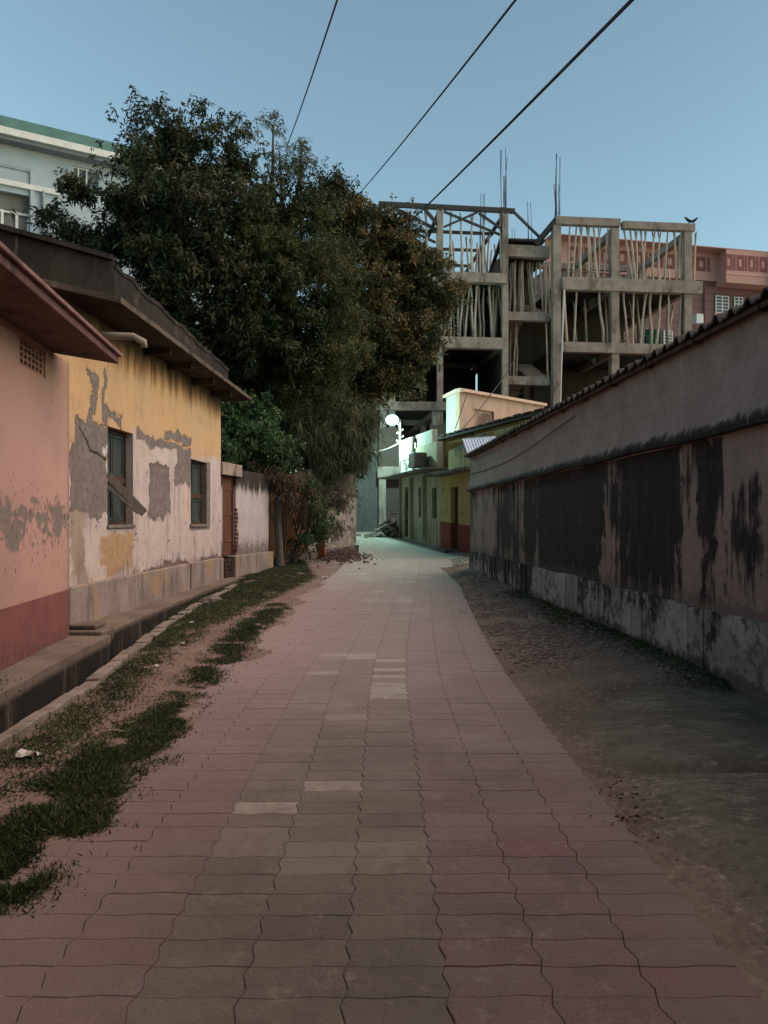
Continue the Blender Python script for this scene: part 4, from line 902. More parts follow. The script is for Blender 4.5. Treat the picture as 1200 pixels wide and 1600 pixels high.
props([889,898,907,915,921,930,938,947,955], L4-.1, 17.02, .2, 'forked bamboo prop under the first right roof beam', GR, .25, .9)
props([978,985,994,1003,1011,1018,1029,1040,1051,1062,1073,1087], L4-.1, 16.95, .2, 'forked bamboo prop under the second right roof beam', GR, .35, .9)
props([893,900,915,922,930,945,972,982,990,998,1010,1020,1030,1048], L4-.1, 16.6, (5,6.5), 'bamboo prop under the rear roof beam at right', GR, .3, .5)
props([882,905,940,972,992,1009,1020,1031,1048,1062], L3-.1, L4-.7, .25, 'pale bamboo prop in the open storey at right', GR, .35, .4)
props([900,918,950,966,985,1000,1040,1052,1068], L3-.1, L4-.5, (1.5,3), 'bamboo prop set back in the open storey at right', GR, .5, .4)

# two crows on the roof corner
def crow(px, py, flip, label):
    u = cu_(px); P = CBM @ Vector((u, .1, 17.32)); t = thing('crow', label, 'bird', P, al + (0 if flip>0 else math.pi), 'crows on the unfinished roof')
    b = MB(); b.tube([(-.30,0,.10),(-.20,0,.13),(-.10,0,.17),(0,0,.22),(.08,0,.27),(.13,0,.33),(.17,0,.36),(.21,0,.355),(.27,0,.34)], [.012,.035,.06,.075,.065,.045,.042,.022,.006], 8)
    b.tube([(0,.03,.2),(0,.03,0)],.008,4); b.tube([(0,-.03,.2),(0,-.03,0)],.008,4)
    b.build('body', black_m, t, smooth=True)
    w = MB(); w.add([(.05,.075,.27),(-.1,.07,.23),(-.28,.03,.12),(-.12,.075,.14)],[(0,1,2,3)]); w.add([(.05,-.075,.27),(-.1,-.07,.23),(-.28,-.03,.12),(-.12,-.075,.14)],[(3,2,1,0)]); w.build('wing', black_m, t)
crow(1077,347,-1,'black crow perched on the roof corner, left of the pair'); crow(1086,346,1,'black crow perched at the very end of the roof beam, right of the pair')

# ------------------------------------------------------------ brick and concrete ground floor left of the lamp
lb = thing('brick_building', 'half built grey brick and concrete building standing behind the street lamp', 'building', (-1.3, 38.3, 0), 0)
X_ = lambda px, Y=38.3: (px-600)/F*Y+1.3
greyb = mottled('grey_brick', (.12,.105,.10), (.09,.08,.075), 6, stain=(.07,.06,.055))
MB().box(X_(592), X_(626), 0, .3, zz(728,38.3), zz(668,38.3)).build('upper_wall', bricks, lb)
MB().box(X_(590), X_(628), -.1, .35, zz(746,38.3), zz(729,38.3)).build('beam', concrete, lb)
MB().box(X_(592), X_(603), -.02, .35, .6, zz(746,38.3)).build('column', concrete, lb)
MB().box(X_(530), X_(591), .8, 1.1, .6, zz(668,38.3)).build('side_wall', greyb, lb)
MB().box(X_(603), X_(628), .9, 1.1, .6, zz(746,38.3)).build('lower_wall', bricks, lb)
MB().box(X_(616), X_(698), -.1, .3, zz(641,38.3), zz(628,38.3)).build('beam', concrete, lb)
MB().box(X_(672), X_(697), .0, .35, zz(700,38.3), zz(664,38.3)).build('brick_pier', bricks, lb)
MB().box(X_(675), X_(682), .0, .35, zz(664,38.3), zz(641,38.3)).build('column', concrete, lb)
MB().box(X_(560), X_(700), 1.2, 1.25, zz(700,38.3), zz(690,38.3)).build('floor_slab', concrete_dark, lb)
MB().box(X_(626), X_(700), 1.0, 1.2, .6, zz(700,38.3)).build('lower_wall', greyb, lb)

# rubble slabs in front
for k in range(20):
    cx_, cy_ = random.uniform(-.2,.75), random.uniform(34.9,36.6); zz0 = float(slope(cy_)); lvl = random.random()*max(.1, 1.0-abs(cx_-.45)*.9)
    w_, d_, t_ = random.uniform(.3,.65), random.uniform(.25,.5), random.uniform(.07,.13); b = MB(); poly = [(-w_/2*random.uniform(.7,1),-d_/2),(w_/2*random.uniform(.5,1),-d_/2*random.uniform(.6,1)),(w_/2,d_/2*random.uniform(.3,1)),(-w_/3,d_/2)]
    b.prism(poly, 0, t_); o = b.build('broken_slab', concrete, bevel=.01); o.location = (cx_,cy_,zz0+lvl); o.rotation_euler = (random.uniform(-.5,.5),random.uniform(-.5,.5),random.uniform(0,6))
    tag(o, 'broken grey concrete slab in the rubble pile below the street lamp', 'slab', 'broken slabs piled below the street lamp')
b = MB()
for k in range(160):
    cx_, cy_ = random.gauss(.3,.55), random.gauss(35.6,.5); r_ = random.uniform(.05,.16); b.ball((cx_,cy_,float(slope(cy_))+random.random()*max(.05,.65-abs(cx_-.35)*.7)),(r_,r_*.8,r_*.6),6,4,.25)
o = b.build('rubble', mottled('rubble_grey', (.17,.15,.12), (.11,.10,.08), 4)); tag(o, 'loose grey rubble between the broken slabs', 'rubble', kind='stuff')

# ------------------------------------------------------------ pink apartment block far right
A0 = ((880-600)/F*58.0, 58.0); da = unit((1.0, .22)); ra_ = math.atan2(da[1], da[0])
ap = thing('pink_apartment_block', 'tall pink and maroon apartment block with patterned parapet behind the unfinished frame', 'building', (A0[0], A0[1], 0), ra_)
def as_(px): return hit(A0, da, px)
zt_ = 22.2
mar = M('maroon_cladding'); m = mar; x,y,z = m.xyz(); fr = m.math('FRACT', m.mul(z, 1.6)); n1 = m.noise(1,4,.5)
c = m.mix(m.sm(n1,.3,.7),(.15,.085,.085),(.175,.10,.098)); c = m.mix(m.sm(fr,.10,.04),c,(.07,.035,.035)); mar = m.out(c,.7,fr,.2,.02)
salmon = mottled('salmon_paint', (.46,.27,.235), (.42,.25,.215), .6); pinkp = mottled('pale_pink_paint', (.55,.33,.30), (.50,.30,.28), .6)
redp = mottled('brick_red_paint', (.19,.075,.068), (.22,.09,.08), 1)
La = as_(1330)[0]; sJ = as_(1118)[0]
MB().box(-1.5, La, .0, 12, 0, 20.3).build('wall', mar, ap)
MB().box(-1.5, sJ, -.25, 0-.003, 20.3, zt_+.3).build('parapet', salmon, ap); MB().box(sJ+.003, as_(1188)[0], -1.3, -.003, 19.9, zt_+.3).build('balcony_front', salmon, ap); MB().box(as_(1188)[0]+.003, La, -1.8, -.003, 19.9, zt_+.3).build('balcony_front', salmon, ap)
MB().box(-1.5, La, -1.32, .2, zt_+.302, zt_+.36).build('parapet_cap', salmon, ap)
def squares(px0, px1, n, yf, z0, z1):
    s0, s1 = as_(px0)[0], as_(px1)[0]; w_ = (s1-s0)/n
    for k in range(n):
        a = s0+k*w_; b = MB(); b.wall(a+w_*.05, a+w_*.65, z0, z1, yf-.03, yf+.0, [(a+w_*.2, a+w_*.5, z0+(z1-z0)*.25, z1-(z1-z0)*.25)]); b.box(a+w_*.75, a+w_*.92, yf-.03, yf-.002, z0, z1)
        b.build('parapet_panel', redp, ap)
squares(884, 1108, 9, -.25, 21.0, 22.1); squares(1108+8, 1186, 4, -1.3, 20.9, 22.1); squares(1192, 1290, 4, -1.8, 20.9, 22.2)
MB().box(sJ, as_(1188)[0], -1.34, -1.302, 20.55, 20.68).build('trim', pinkp, ap)
b = MB().box(as_(1070)[0], as_(1135)[0], 1.5, 5, 20.3, 23.3); b.build('roof_block', pinkp, ap); MB().box(4, as_(1050)[0], 2.5, 6, 20.3, 23.6).build('roof_block', pinkp, ap)
def win(px0, px1, z0, z1, yf=0):
    a, b_ = as_(px0)[0], as_(px1)[0]; f = MB().box(a,b_,yf-.05,yf-.003,z0,z1).build('window', mottled('dark_pane', (.03,.035,.04), (.045,.05,.055), 2, rough=.2, spec=.5), ap)
    q = MB()
    for k in range(6): q.box(a,b_,yf-.09,yf-.055,z0+(z1-z0)*k/5-.03,z0+(z1-z0)*k/5+.03)
    q.box(a,a+.08,yf-.10,yf-.053,z0,z1); q.box(b_-.08,b_,yf-.10,yf-.053,z0,z1); q.box((a+b_)/2-.05,(a+b_)/2+.05,yf-.10,yf-.053,z0,z1); q.build('window_grille', white_paint, f)
    MB().box(a-.1,b_+.1,yf-.12,yf-.052,z0-.7,z0-.05).build('sill_panel', pinkp, f)
win(1117,1138,17.9,19.2); win(1146,1160,17.9,19.2); win(1168,1190,17.8,19.2); win(1036,1050,15.0,16.2); win(998,1010,15.0,16.3); win(700,716,5.2,6.8)
MB().box(as_(1081)[0], as_(1092)[0], -.6, -.01, 16.8, 17.55).build('air_conditioner', white_paint, ap, bevel=.03)
MB().tube([(as_(1100)[0],-.1,2),(as_(1100)[0],-.1,20)], .07, 6).build('drain_pipe', redp, ap)
# lower pink wings seen through the frame
MB().box(as_(680)[0], as_(760)[0], -3, -.01, 0, 9.9).build('wing', mottled('mauve_paint', (.42,.24,.25), (.36,.21,.22), .6), ap)
MB().box(as_(830)[0], as_(905)[0], -3.2, -.01, 0, 10.5).build('wing', mottled('mauve_paint', (.42,.24,.25), (.36,.21,.22), .6), ap)

# ------------------------------------------------------------ pale building with green roof edge, far left
W0 = (-15.0, 30.0); dwb = unit((1.67, 1)); W00 = (W0[0]-dwb[0]*8, W0[1]-dwb[1]*8); rw = math.atan2(dwb[1], dwb[0])
wb = thing('pale_building', 'pale grey four storey building with green roof edge behind the tree', 'building', (W00[0], W00[1], 0), rw)
def wbp(px, py=None): s, Y = hit(W00, dwb, px); return (s, zz(py, Y)) if py is not None else s
pale = mottled('pale_grey_paint', (.36,.42,.47), (.31,.365,.42), .8, stain=(.28,.29,.31), stain_amt=.5)
wz0, wz1 = wbp(112)[0] if False else wbp(114), wbp(155); 
zw0, zw1 = wbp(130,300)[1], wbp(130,262)[1]
za0, za1 = wbp(25,372)[1], wbp(25,302)[1]
Lwb = 17.5
MB().wall(0, Lwb, 0, 16.2, 0, .3, [(wz0,wz1,zw0,zw1),(wbp(-40),wbp(46),za0,za1)]).build('wall', pale, wb)
MB().box(0,Lwb,.3,9,0,16).build('rear_block', pale, wb)
MB().box(-.3,Lwb+.3,-.5,.0,16.2,16.35).build('soffit', mottled('shadow_grey', (.16,.17,.18), (.2,.21,.22), 2), wb)
MB().box(-.3,Lwb+.3,-.62,.6,16.35,16.62).build('roof_band', white_paint, wb)
b = MB(); b.add([(-.3,-.62,16.62),(Lwb+.3,-.62,16.62),(Lwb+.3,-.35,17.15),(-.3,-.35,17.15),(-.3,5,17.2),(Lwb+.3,5,17.2)],[(0,1,2,3),(3,2,5,4)]); b.build('green_roof', mottled('green_roof_paint', (.075,.165,.145), (.06,.135,.12), 1.5), wb)
f = MB().box(wz0,wz1,.14,.2,zw0,zw1).build('window', mottled('grey_pane', (.10,.11,.12), (.07,.075,.08), 2, rough=.3, spec=.5), wb)
q = MB(); 
for t_ in (0,.22,.53,1): xx = wz0+(wz1-wz0)*t_; q.box(xx-.03,xx+.03,.08,.14,zw0,zw1)
q.box(wz0,wz1,.081,.139,zw1-.05,zw1); q.build('window_frame', white_paint, f)
f = MB().box(wbp(-40),wbp(46),.24,.29,za0,za1).build('window', mottled('cream_blind', (.16,.16,.15), (.13,.13,.125), 2), wb)
q = MB(); 
for px_ in (4, 27, 45): q.box(wbp(px_)-.05, wbp(px_)+.05, .16, .24, za0, za0+1.1)
q.box(wbp(-40),wbp(46),.161,.239,za0+1.0,za0+1.08); q.box(wbp(-40),wbp(46),.05,.24,za0-.1,za0+.1); q.build('window_frame', white_paint, f)
# plastered bands
MB().box(0, wbp(92), -.12, -.003, wbp(40,293)[1]-.08, wbp(40,293)[1]+.12).build('ledge', white_paint, wb)
MB().box(wbp(47), wbp(54), -.09, -.004, 0, wbp(50,268)[1]).build('pilaster', pale, wb)
MB().box(0, wbp(54), -.05, -.0035, wbp(30,266)[1], wbp(30,266)[1]+.12).build('band', mottled('band_grey', (.30,.33,.36), (.27,.3,.33), 2), wb)
MB().tube([(wbp(67),-.08,0),(wbp(67),-.08,wbp(67,300)[1])], .06, 8).build('drain_pipe', mottled('pipe_grey', (.25,.27,.29), (.2,.22,.24), 2), wb)

# ------------------------------------------------------------ street lamp
lx, ly = (625-600)/F*34.9, 34.9; lg = float(slope(ly))
sl2 = thing('street_lamp', 'street lamp glowing bluish white on a thin pole above the pale house', 'lamp', (lx, ly-.25, lg))
zl = zz(658, ly)-lg
MB().tube([(0,0,0),(0,0,zl-.9),(0,0,zl+.05)], [.06,.05,.04], 10).build('pole', concrete, sl2, smooth=True)
MB().tube([(0,0,zl-.35),(-.15,-.05,zl-.05),(-.30,-.1,zl+.1)], .022, 8).build('arm', concrete, sl2, smooth=True)
em = M('lamp_glow'); e = em.n('ShaderNodeEmission'); e.inputs[0].default_value = (.42,.98,.90,1); e.inputs[1].default_value = 2.2; oo = em.n('ShaderNodeOutputMaterial'); em.t.links.new(e.outputs[0], oo.inputs[0])
MB().ball((-.36,-.14,zl), (.30,.24,.24), 20, 14).build('bulb', em.m, sl2, smooth=True)
MB().tube([(-.36,-.12,zl+.12),(-.36,-.12,zl+.20)], [.16,.08], 12).build('lamp_head', white_paint, sl2)
ins = MB(); 
for k,(dx,dzq) in enumerate(((.12,-.45),(-.12,-.6),(.14,-.75),(-.15,-.95))): ins.tube([(0,0,zl+dzq),(dx,-.03,zl+dzq)], .012, 5); ins.ball((dx,-.03,zl+dzq+.03),(.03,.03,.05),8,5)
ins.build('insulator', concrete, sl2)
for q_, ec in enumerate([(0,0)]):
    L = bpy.data.lights.new('lamp_light', 'POINT'); L.energy = 650; L.color = (.55,1.0,.88); L.shadow_soft_size = .2
    lo = bpy.data.objects.new('lamp_light', L); COL.objects.link(lo); lo.parent = sl2; lo.location = (-.60,-.70,zl-.25)
# service wires
def cable(pts, r, label, name='cable', n=14, sag=0.0):
    P, Q = Vector(pts[0]), Vector(pts[1]); path = []
    for i in range(n+1): t_ = i/n; p = P.lerp(Q, t_); p.z -= sag*4*t_*(1-t_); path.append(p)
    o = MB().tube(path, r, 6).build(name, steel_dark, smooth=True); tag(o, label, 'cable'); return o
def at(px, py, Y): return ((px-600)/F*Y, Y, zz(py, Y))
def two(pa_, ya, pb_, yb_):     # straight cable through two seen points, run on beyond both
    A, B_ = Vector(at(*pa_, ya)), Vector(at(*pb_, yb_)); d = B_-A; return A-d*.35, B_+d*.06
P_, Q_ = two((523,0), 9, (447,230), 22); cable((P_,Q_), .012, 'overhead cable on the left, dropping steeply into the tree', sag=.12)
P_, Q_ = two((795,0), 8, (552,312), 26); cable((P_,Q_), .0135, 'overhead cable in the middle, running down to the tree', sag=.12)
P_, Q_ = two((973,0), 8, (655,325), 30); Q_ = Vector(at(600,384,30.5)); cable((P_,Q_), .019, 'thick overhead cable on the right crossing the unfinished building', sag=.10)
cable((at(626,690,34.7), at(578,706,30)), .022, 'pale service wire from the lamp pole into the tree', 'service_wire', sag=.12).data.materials[0] = white_paint
cable((at(706,704-16,30), at(806,560,39.5)), .02, 'thin wire rising from the yellow roof to the unfinished building', 'service_wire', sag=.2)
cable((at(700,700,33.5), at(730,614,33.7)), .02, 'thin wire in front of the peach house', 'service_wire', sag=.05)
# ------------------------------------------------------------ trees and shrubs
def leafmat(name, a, b, c3, trans=.25):
    m = M(name); t = m.attr('tone'); c = m.mix(m.sm(t, 0, .55), a, b); c = m.mix(m.sm(t, .72, .92), c, c3); return m.out(c, .6, spec=.25, trans=trans)
mango = leafmat('mango_leaves', (.014,.023,.010), (.042,.060,.024), (.085,.066,.036))
blossom = leafmat('mango_blossom_leaves', (.022,.030,.012), (.068,.075,.028), (.155,.118,.052))
neem = leafmat('neem_leaves', (.026,.042,.016), (.075,.090,.030), (.12,.11,.04))
olean = leafmat('narrow_leaves', (.045,.060,.030), (.10,.12,.065), (.17,.16,.10))
bushm = leafmat('bush_leaves', (.030,.060,.025), (.065,.12,.05), (.10,.15,.06))
drym = leafmat('dry_creeper_leaves', (.06,.045,.03), (.10,.075,.045), (.055,.075,.03))
bark = mottled('bark', (.075,.058,.045), (.12,.095,.075), 5, st=(2,2,.4), fine=25)
def crown(name, blobs, mat, parent, whorl=11, L=(.16,.26), Wd=(.04,.06), droop=.35, spread=1.0, per=1.0, tip=.25, clump=24, csize=.30, shr=.22):
    V = []; T = []
    for (px, py, Y, rx, ry, rz, n) in blobs:
        n = int(n*per); rx, ry, rz = max(rx-shr,.12), max(ry-shr,.12), max(rz-shr,.10); cx, cy, cz_ = at(px, py, Y); q = RNG.normal(size=(n,3)); q /= np.linalg.norm(q,axis=1,keepdims=True)
        # lumpy radius so that the outline is uneven
        ph = RNG.uniform(0, 6.28, 6); th = np.arctan2(q[:,1], q[:,0]); lump = 1+.13*np.sin(3*th+ph[0])*np.cos(2.3*q[:,2]*3+ph[1])+.10*np.sin(7*th+ph[2]+q[:,2]*5)+.07*np.sin(13*q[:,2]+ph[3]+5*th)
        r = (RNG.uniform(.25,1,size=n)**.45)*lump; C = np.array([cx,cy,cz_])+q*r[:,None]*np.array([rx,ry,rz])
        # gather the twigs into leafy clumps with darker gaps between them
        nc_ = max(3, int(n/clump)); cc = C[RNG.integers(0, n, nc_)]; idx = RNG.integers(0, nc_, n); sz = RNG.uniform(.5,1.15,nc_)*csize
        off_ = RNG.normal(size=(n,3)); C = cc[idx] + off_*sz[idx][:,None]*np.array([1,1,.62]); ctone = RNG.random(nc_)[idx]; up_ = off_[:,2]
        cell = np.floor(C*1.1); hsh = np.modf(np.abs(np.sin(cell@np.array([12.9,78.2,37.7]))*43758.5))[0]
        keep = hsh > .07; hsh = np.clip(ctone*.8+.12*np.tanh(up_)+.1, 0, 1); C = C[keep]; q = q[keep]; hsh = hsh[keep]; n = len(C)
        k = whorl; Cb = np.repeat(C, k, axis=0); ax = np.repeat(q*.55+np.array([0,0,.35]), k, axis=0)
        D = RNG.normal(size=(n*k,3))*spread+ax; D /= np.linalg.norm(D,axis=1,keepdims=True)
        Cb = Cb + RNG.normal(size=Cb.shape)*.05
        ll = RNG.uniform(*L, size=n*k); w_ = RNG.uniform(*Wd, size=n*k)
        V.append(leaf_quads(Cb, D, ll, w_, droop))
        base = np.repeat(hsh*.55+RNG.uniform(-.1,.1,n), k)+RNG.normal(size=n*k)*.09; isb = np.repeat(RNG.random(n) < tip*(hsh>.5)*1.6, k); base = np.where(isb, RNG.uniform(.75,1,n*k), np.clip(base,0,.7)); T.append(base)
    return quads_mesh(name, np.concatenate(V), np.concatenate(T), mat, parent)
def limbs(parent, base, targets, r0=.3):
    b = MB(); base = Vector(base); root = parent.location
    top = base + Vector((random.uniform(-.2,.2), random.uniform(-.2,.2), 2.8)); b.tube([base-root, base.lerp(top,.5)+Vector((.08,.05,0))-root, top-root], [r0*1.25, r0, r0*.85], 12)
    for t_ in targets:
        t_ = Vector(t_); a = top.lerp(t_, .3)+Vector((random.uniform(-.3,.3),random.uniform(-.3,.3),.4)); c_ = top.lerp(t_, .7)+Vector((random.uniform(-.3,.3),random.uniform(-.3,.3),.2))
        b.tube([top-root, a-root, c_-root, t_-root], [r0*.6, r0*.45, r0*.28, r0*.08], 8)
        for k in range(5):
            p = a.lerp(t_, random.uniform(.1,.8)); e_ = p+Vector((random.uniform(-1.2,1.2),random.uniform(-1,1),random.uniform(.1,1.3))); b.tube([p-root, p.lerp(e_,.5)+Vector((0,0,.15))-root, e_-root], [r0*.22,r0*.14,.02], 6)
    b.build('trunk', bark, parent, smooth=True)
def setat(blobs, root):   # crowns are built in world space, then moved under the root
    pass
def tree(name, label, base, blobs, mat, per=1.0, r0=.3, **kw):
    t = thing(name, label, 'tree', base); c = crown('crown', blobs, mat, t, per=per, **kw)
    c.matrix_parent_inverse = Matrix.Translation(base).inverted()
    limbs(t, base, [at(b[0], b[1], b[2]) for b in blobs[:9]], r0); return t
tree('mango_tree', 'broad dark mango tree rising above the yellow house roof', (-5.4, 24.0, .2), [
    (268,225,22.5,.85,1.0,.9,520),(310,255,22.5,1.1,1.2,.9,560),(240,285,22,.8,1.2,1.0,420),(350,240,22.5,.75,1.0,.75,360),(395,290,22.8,1.0,1.2,.9,480),
    (207,328,21.5,.6,1.0,.75,300),(240,350,22,1.9,2,1.5,1500),(350,350,22,2.2,2.2,1.7,2000),(142,368,21.3,.7,1.0,.5,240),(430,360,23,1.4,1.6,1.5,1000),
    (200,420,21,1.9,1.6,1.3,1200),(300,450,21.5,2.2,1.8,1.5,1500),(400,460,22.5,2.0,1.8,1.8,1600),(104,285,21,.36,.4,.30,70),(125,305,21,.38,.4,.3,80),(80,335,21,.32,.4,.30,60),(96,362,21,.28,.3,.32,50),(228,172,22.5,.42,.3,.32,26),(300,165,22.5,.42,.4,.3,30),(337,190,22.5,.40,.4,.3,26),(372,205,22.5,.4,.4,.3,26),(408,240,22.5,.42,.4,.3,26),(215,200,22.3,.4,.3,.3,24),(186,268,21.8,.36,.4,.30,24),(505,285,24,.36,.3,.36,24),(545,300,24.3,.34,.3,.3,20),(198,212,22,.28,.2,.2,10),(193,232,22,.15,.2,.12,12),
    (470,300,23,.6,.6,.5,150),(120,395,21,.8,.9,.6,260),(505,330,24,.6,.8,.6,240),(522,300,24.5,.5,.5,.7,170),(350,540,22,2.2,1.5,1.3,1500),(430,560,23,1.8,1.6,1.4,1300)], mango, L=(.13,.23), Wd=(.04,.065), droop=.35, per=.72, csize=.33, clump=30)
tree('feathery_tree', 'tall fine leaved green tree standing between the two mango trees', (-3.6, 25.5, .3), [
    (420,420,22.3,1.8,1.2,2.0,1100),(500,420,23,1.6,1.3,2.0,1300),(380,400,21.6,1.2,.8,1.4,600),(520,520,23.5,1.4,1.3,1.6,1100),(470,540,22.8,1.6,1.2,1.5,1000),
    (436,235,23,.3,.3,.6,26),(427,195,23,.5,.4,.38,34),(470,255,23,.5,.5,.5,70),(472,232,23,.35,.3,.3,22),(445,285,23,.7,.6,.5,130),(480,600,23.5,1.6,1.3,1.0,900)], neem, per=.8, whorl=16, L=(.10,.17), Wd=(.022,.035), droop=.25, tip=.2)
tree('blossoming_mango_tree', 'mango tree with brown blossom tips hanging over the lane bend', (-2.2, 29.0, .5), [
    (530,340,27,1.1,1.2,1.1,520),(575,360,27.5,1.2,1.3,1.1,700),(620,400,28,1.5,1.6,1.4,1100),(555,420,27,1.5,1.5,1.5,1100),(660,430,28,1.3,1.4,1.2,800),(692,465,28,.8,.9,1.0,360),
    (600,480,27.5,1.9,1.8,1.6,1500),(650,520,27.8,1.1,1.3,1.1,650),(560,540,27,1.7,1.6,1.6,1300),(625,570,27.5,1.1,1.2,1.0,600),(570,600,27,1.0,1.2,.8,480),(632,360,28,.7,.8,.7,240),(515,300,27,.6,.7,.6,190),(642,582,28,.5,.6,.35,110),(530,640,27,1.1,1.2,.9,520)], blossom, L=(.13,.23), Wd=(.045,.07), per=.85, droop=.3, tip=.55, r0=.34)
tree('drooping_tree', 'narrow leaved tree with long drooping foliage over the whitewashed wall', (-2.4, 26.9, .3), [
    (520,650,25.5,1.2,.8,.8,520),(558,665,26,.6,.7,.8,400),(480,680,24.8,1.0,.7,.8,420),(530,690,25.5,.85,.7,.8,440),(495,725,25,.7,.5,.65,330),(556,640,26.5,.40,.6,.7,190),(548,715,25.8,.4,.5,.45,130),(455,650,24.6,1.1,.7,.7,330)], olean, whorl=15, L=(.22,.38), Wd=(.022,.034), droop=.75, tip=.3, r0=.14)
def shrub(name, label, base, blobs, mat, **kw):
    t = thing(name, label, 'shrub', base); c = crown('leaves', blobs, mat, t, **kw); c.matrix_parent_inverse = Matrix.Translation(base).inverted()
    b = MB()
    for q in blobs[:6]:
        e_ = Vector(at(q[0],q[1],q[2]))-Vector(base); b.tube([(0,0,0),(e_.x*.4+.1,e_.y*.4,e_.z*.5),tuple(e_)], [.04,.03,.01], 6)
    b.build('stem', bark, t); return t
shrub('leafy_shrub', 'dense broad leaved shrub growing over the white boundary wall', (-4.2, 22.6, .1), [
    (375,675,21.5,.65,.6,.55,260),(405,690,21.6,.6,.6,.5,240),(425,705,21.8,.5,.5,.5,210),(360,705,20.6,.45,.4,.4,140),(390,650,22,.8,.6,.5,260),(365,640,21.5,.6,.5,.6,200),(430,730,22.3,.5,.4,.3,130)], bushm, whorl=12, L=(.10,.17), Wd=(.05,.075), droop=.3)
shrub('creeper', 'tangled half dry creeper climbing the orange wall', (-2.75, 22.6, .1), [
    (488,800,23.0,.38,.3,.7,230),(484,765,22.8,.40,.3,.4,130),(498,830,23.1,.28,.3,.40,110),(472,845,22.5,.22,.2,.3,60)], bushm, whorl=9, L=(.08,.15), Wd=(.035,.06), droop=.5)
shrub('dry_creeper', 'brown dried creeper hanging over the top of the orange wall', (-3.0, 22.3, .1), [
    (440,752,21.9,.7,.3,.18,150),(400,742,21.3,.5,.25,.12,70),(450,780,21.8,.2,.2,.5,90),(525,785,25,.35,.25,.5,110),(518,825,24.9,.3,.2,.3,50),(475,800,22.6,.2,.2,.6,90)], drym, whorl=9, L=(.10,.22), Wd=(.02,.035), droop=.8)
# dark evergreen mass behind the wall closing the view under the crowns
tree('background_tree', 'dark evergreen tree filling the gap behind the boundary wall', (-6.5, 30.0, .3), [
    (380,560,29,3.0,1.5,2.6,1400),(450,640,29.5,2.4,1.5,2.4,1400),(350,690,29,2.2,1.5,2.2,1100),(520,600,30,1.8,1.4,2.4,1000),(440,740,29,2.0,1.2,1.6,900),(520,730,30,1.2,1.2,1.8,600)], mango, L=(.22,.34), Wd=(.07,.11), droop=.4, tip=.0)

# ------------------------------------------------------------ grass, litter, stones
gmat = leafmat('grass_blades', (.022,.042,.016), (.055,.085,.028), (.15,.13,.065), .2)
def in_poly(x, y, P):
    c = np.zeros(len(x), bool); j = len(P)-1
    for i in range(len(P)):
        xi, yi = P[i]; xj, yj = P[j]; m_ = ((yi > y) != (yj > y)) & (x < (xj-xi)*(y-yi)/(yj-yi+1e-12)+xi); c ^= m_; j = i
    return c
def scatter(polys_px, n, thr=.0, s=3.0, seed=0):
    out = []
    for P in polys_px:
        W = [gp(*p) for p in P]; xs = [p[0] for p in W]; ys = [p[1] for p in W]
        x = RNG.uniform(min(xs),max(xs),n); y = RNG.uniform(min(ys),max(ys),n); k = in_poly(x,y,W); x = x+RNG.normal(size=n)*.075; y = y+RNG.normal(size=n)*.11; k = k & (fbm(x,y,s,seed) > thr-.12+RNG.random(n)**.7*.28); out.append(np.stack([x[k],y[k]],1))
    return np.concatenate(out)
strip = [[(-60,1215),(-60,1300),(80,1215),(185,1120),(262,1035),(330,985),(420,940),(490,905),(470,885),(420,892),(330,925),(245,990),(130,1100),(30,1165)]]
g1_ = scatter(strip, 240000, .27, 3.2, 2); 
strip2 = [[(262,1100),(330,1085),(400,990),(450,950),(430,945),(370,985),(320,1040)]]
g2_ = scatter(strip2, 60000, .42, 4.5, 4)
pat = [[(315,1105),(290,1095),(215,1140),(150,1175),(130,1200),(60,1240),(30,1280),(60,1325),(100,1340),(170,1290),(205,1255),(180,1235),(215,1215),(265,1200),(250,1165)],[(-60,1330),(20,1325),(60,1370),(60,1395),(0,1430),(-60,1470)]]
g3_ = scatter(pat, 110000, .47, 4.0, 5)
gf_ = scatter([[(540,868),(560,862),(600,868),(585,876),(550,880)],[(700,885),(735,884),(730,895),(705,896)]], 2600, .3, 3, 7)
gr_ = scatter([[(830,955),(870,985),(900,1000),(1000,1010),(1100,1062),(1200,1112),(1200,1092),(1060,1030),(900,960),(850,940)]], 22000, .42, 3, 8)
pk_ = []
for (cx_, cy_, r_) in ((-3.35, 6.4, .22), (-3.3, 6.0, .25),(-3.75,8.7,.12),(-3.4,9.1,.12)):
    a = RNG.normal(size=(500,2))*r_*.5; pk_.append(a+np.array([cx_,cy_]))
gs_ = np.stack([RNG.uniform(-2.6,-1.2,5000), RNG.uniform(2.4,16,5000)],1); gs_ = gs_[fbm(gs_[:,0],gs_[:,1],5,41)>.62]; gy_ = RNG.uniform(4.5,15,14000)**1.0; gx_ = 3.36-.0478*gy_-.03-np.abs(RNG.normal(size=14000))*.13*(.5+1.2*fbm(gy_*0,gy_,1.1,31)); kq = fbm(gx_,gy_,1.6,33) > .30; gw_ = np.stack([gx_[kq],gy_[kq]],1)
G = np.concatenate([g1_, g2_, g3_, gf_, gr_, gw_, gs_]); 
Z = gz(G[:,0], G[:,1]); pk = np.concatenate(pk_); G = np.concatenate([G, pk]); Z = np.concatenate([Z, np.full(len(pk), .14)])
C = np.stack([G[:,0], G[:,1], Z-.005], 1); n = len(C); D = RNG.normal(size=(n,3)); D[:,2] = np.abs(D[:,2])*.8+.25; D /= np.linalg.norm(D,axis=1,keepdims=True)
tn = np.clip(fbm(G[:,0],G[:,1],2.0,11)*.8-.1+RNG.normal(size=n)*.1, 0, .7); tn = np.where(RNG.random(n)<.10, .95, tn)
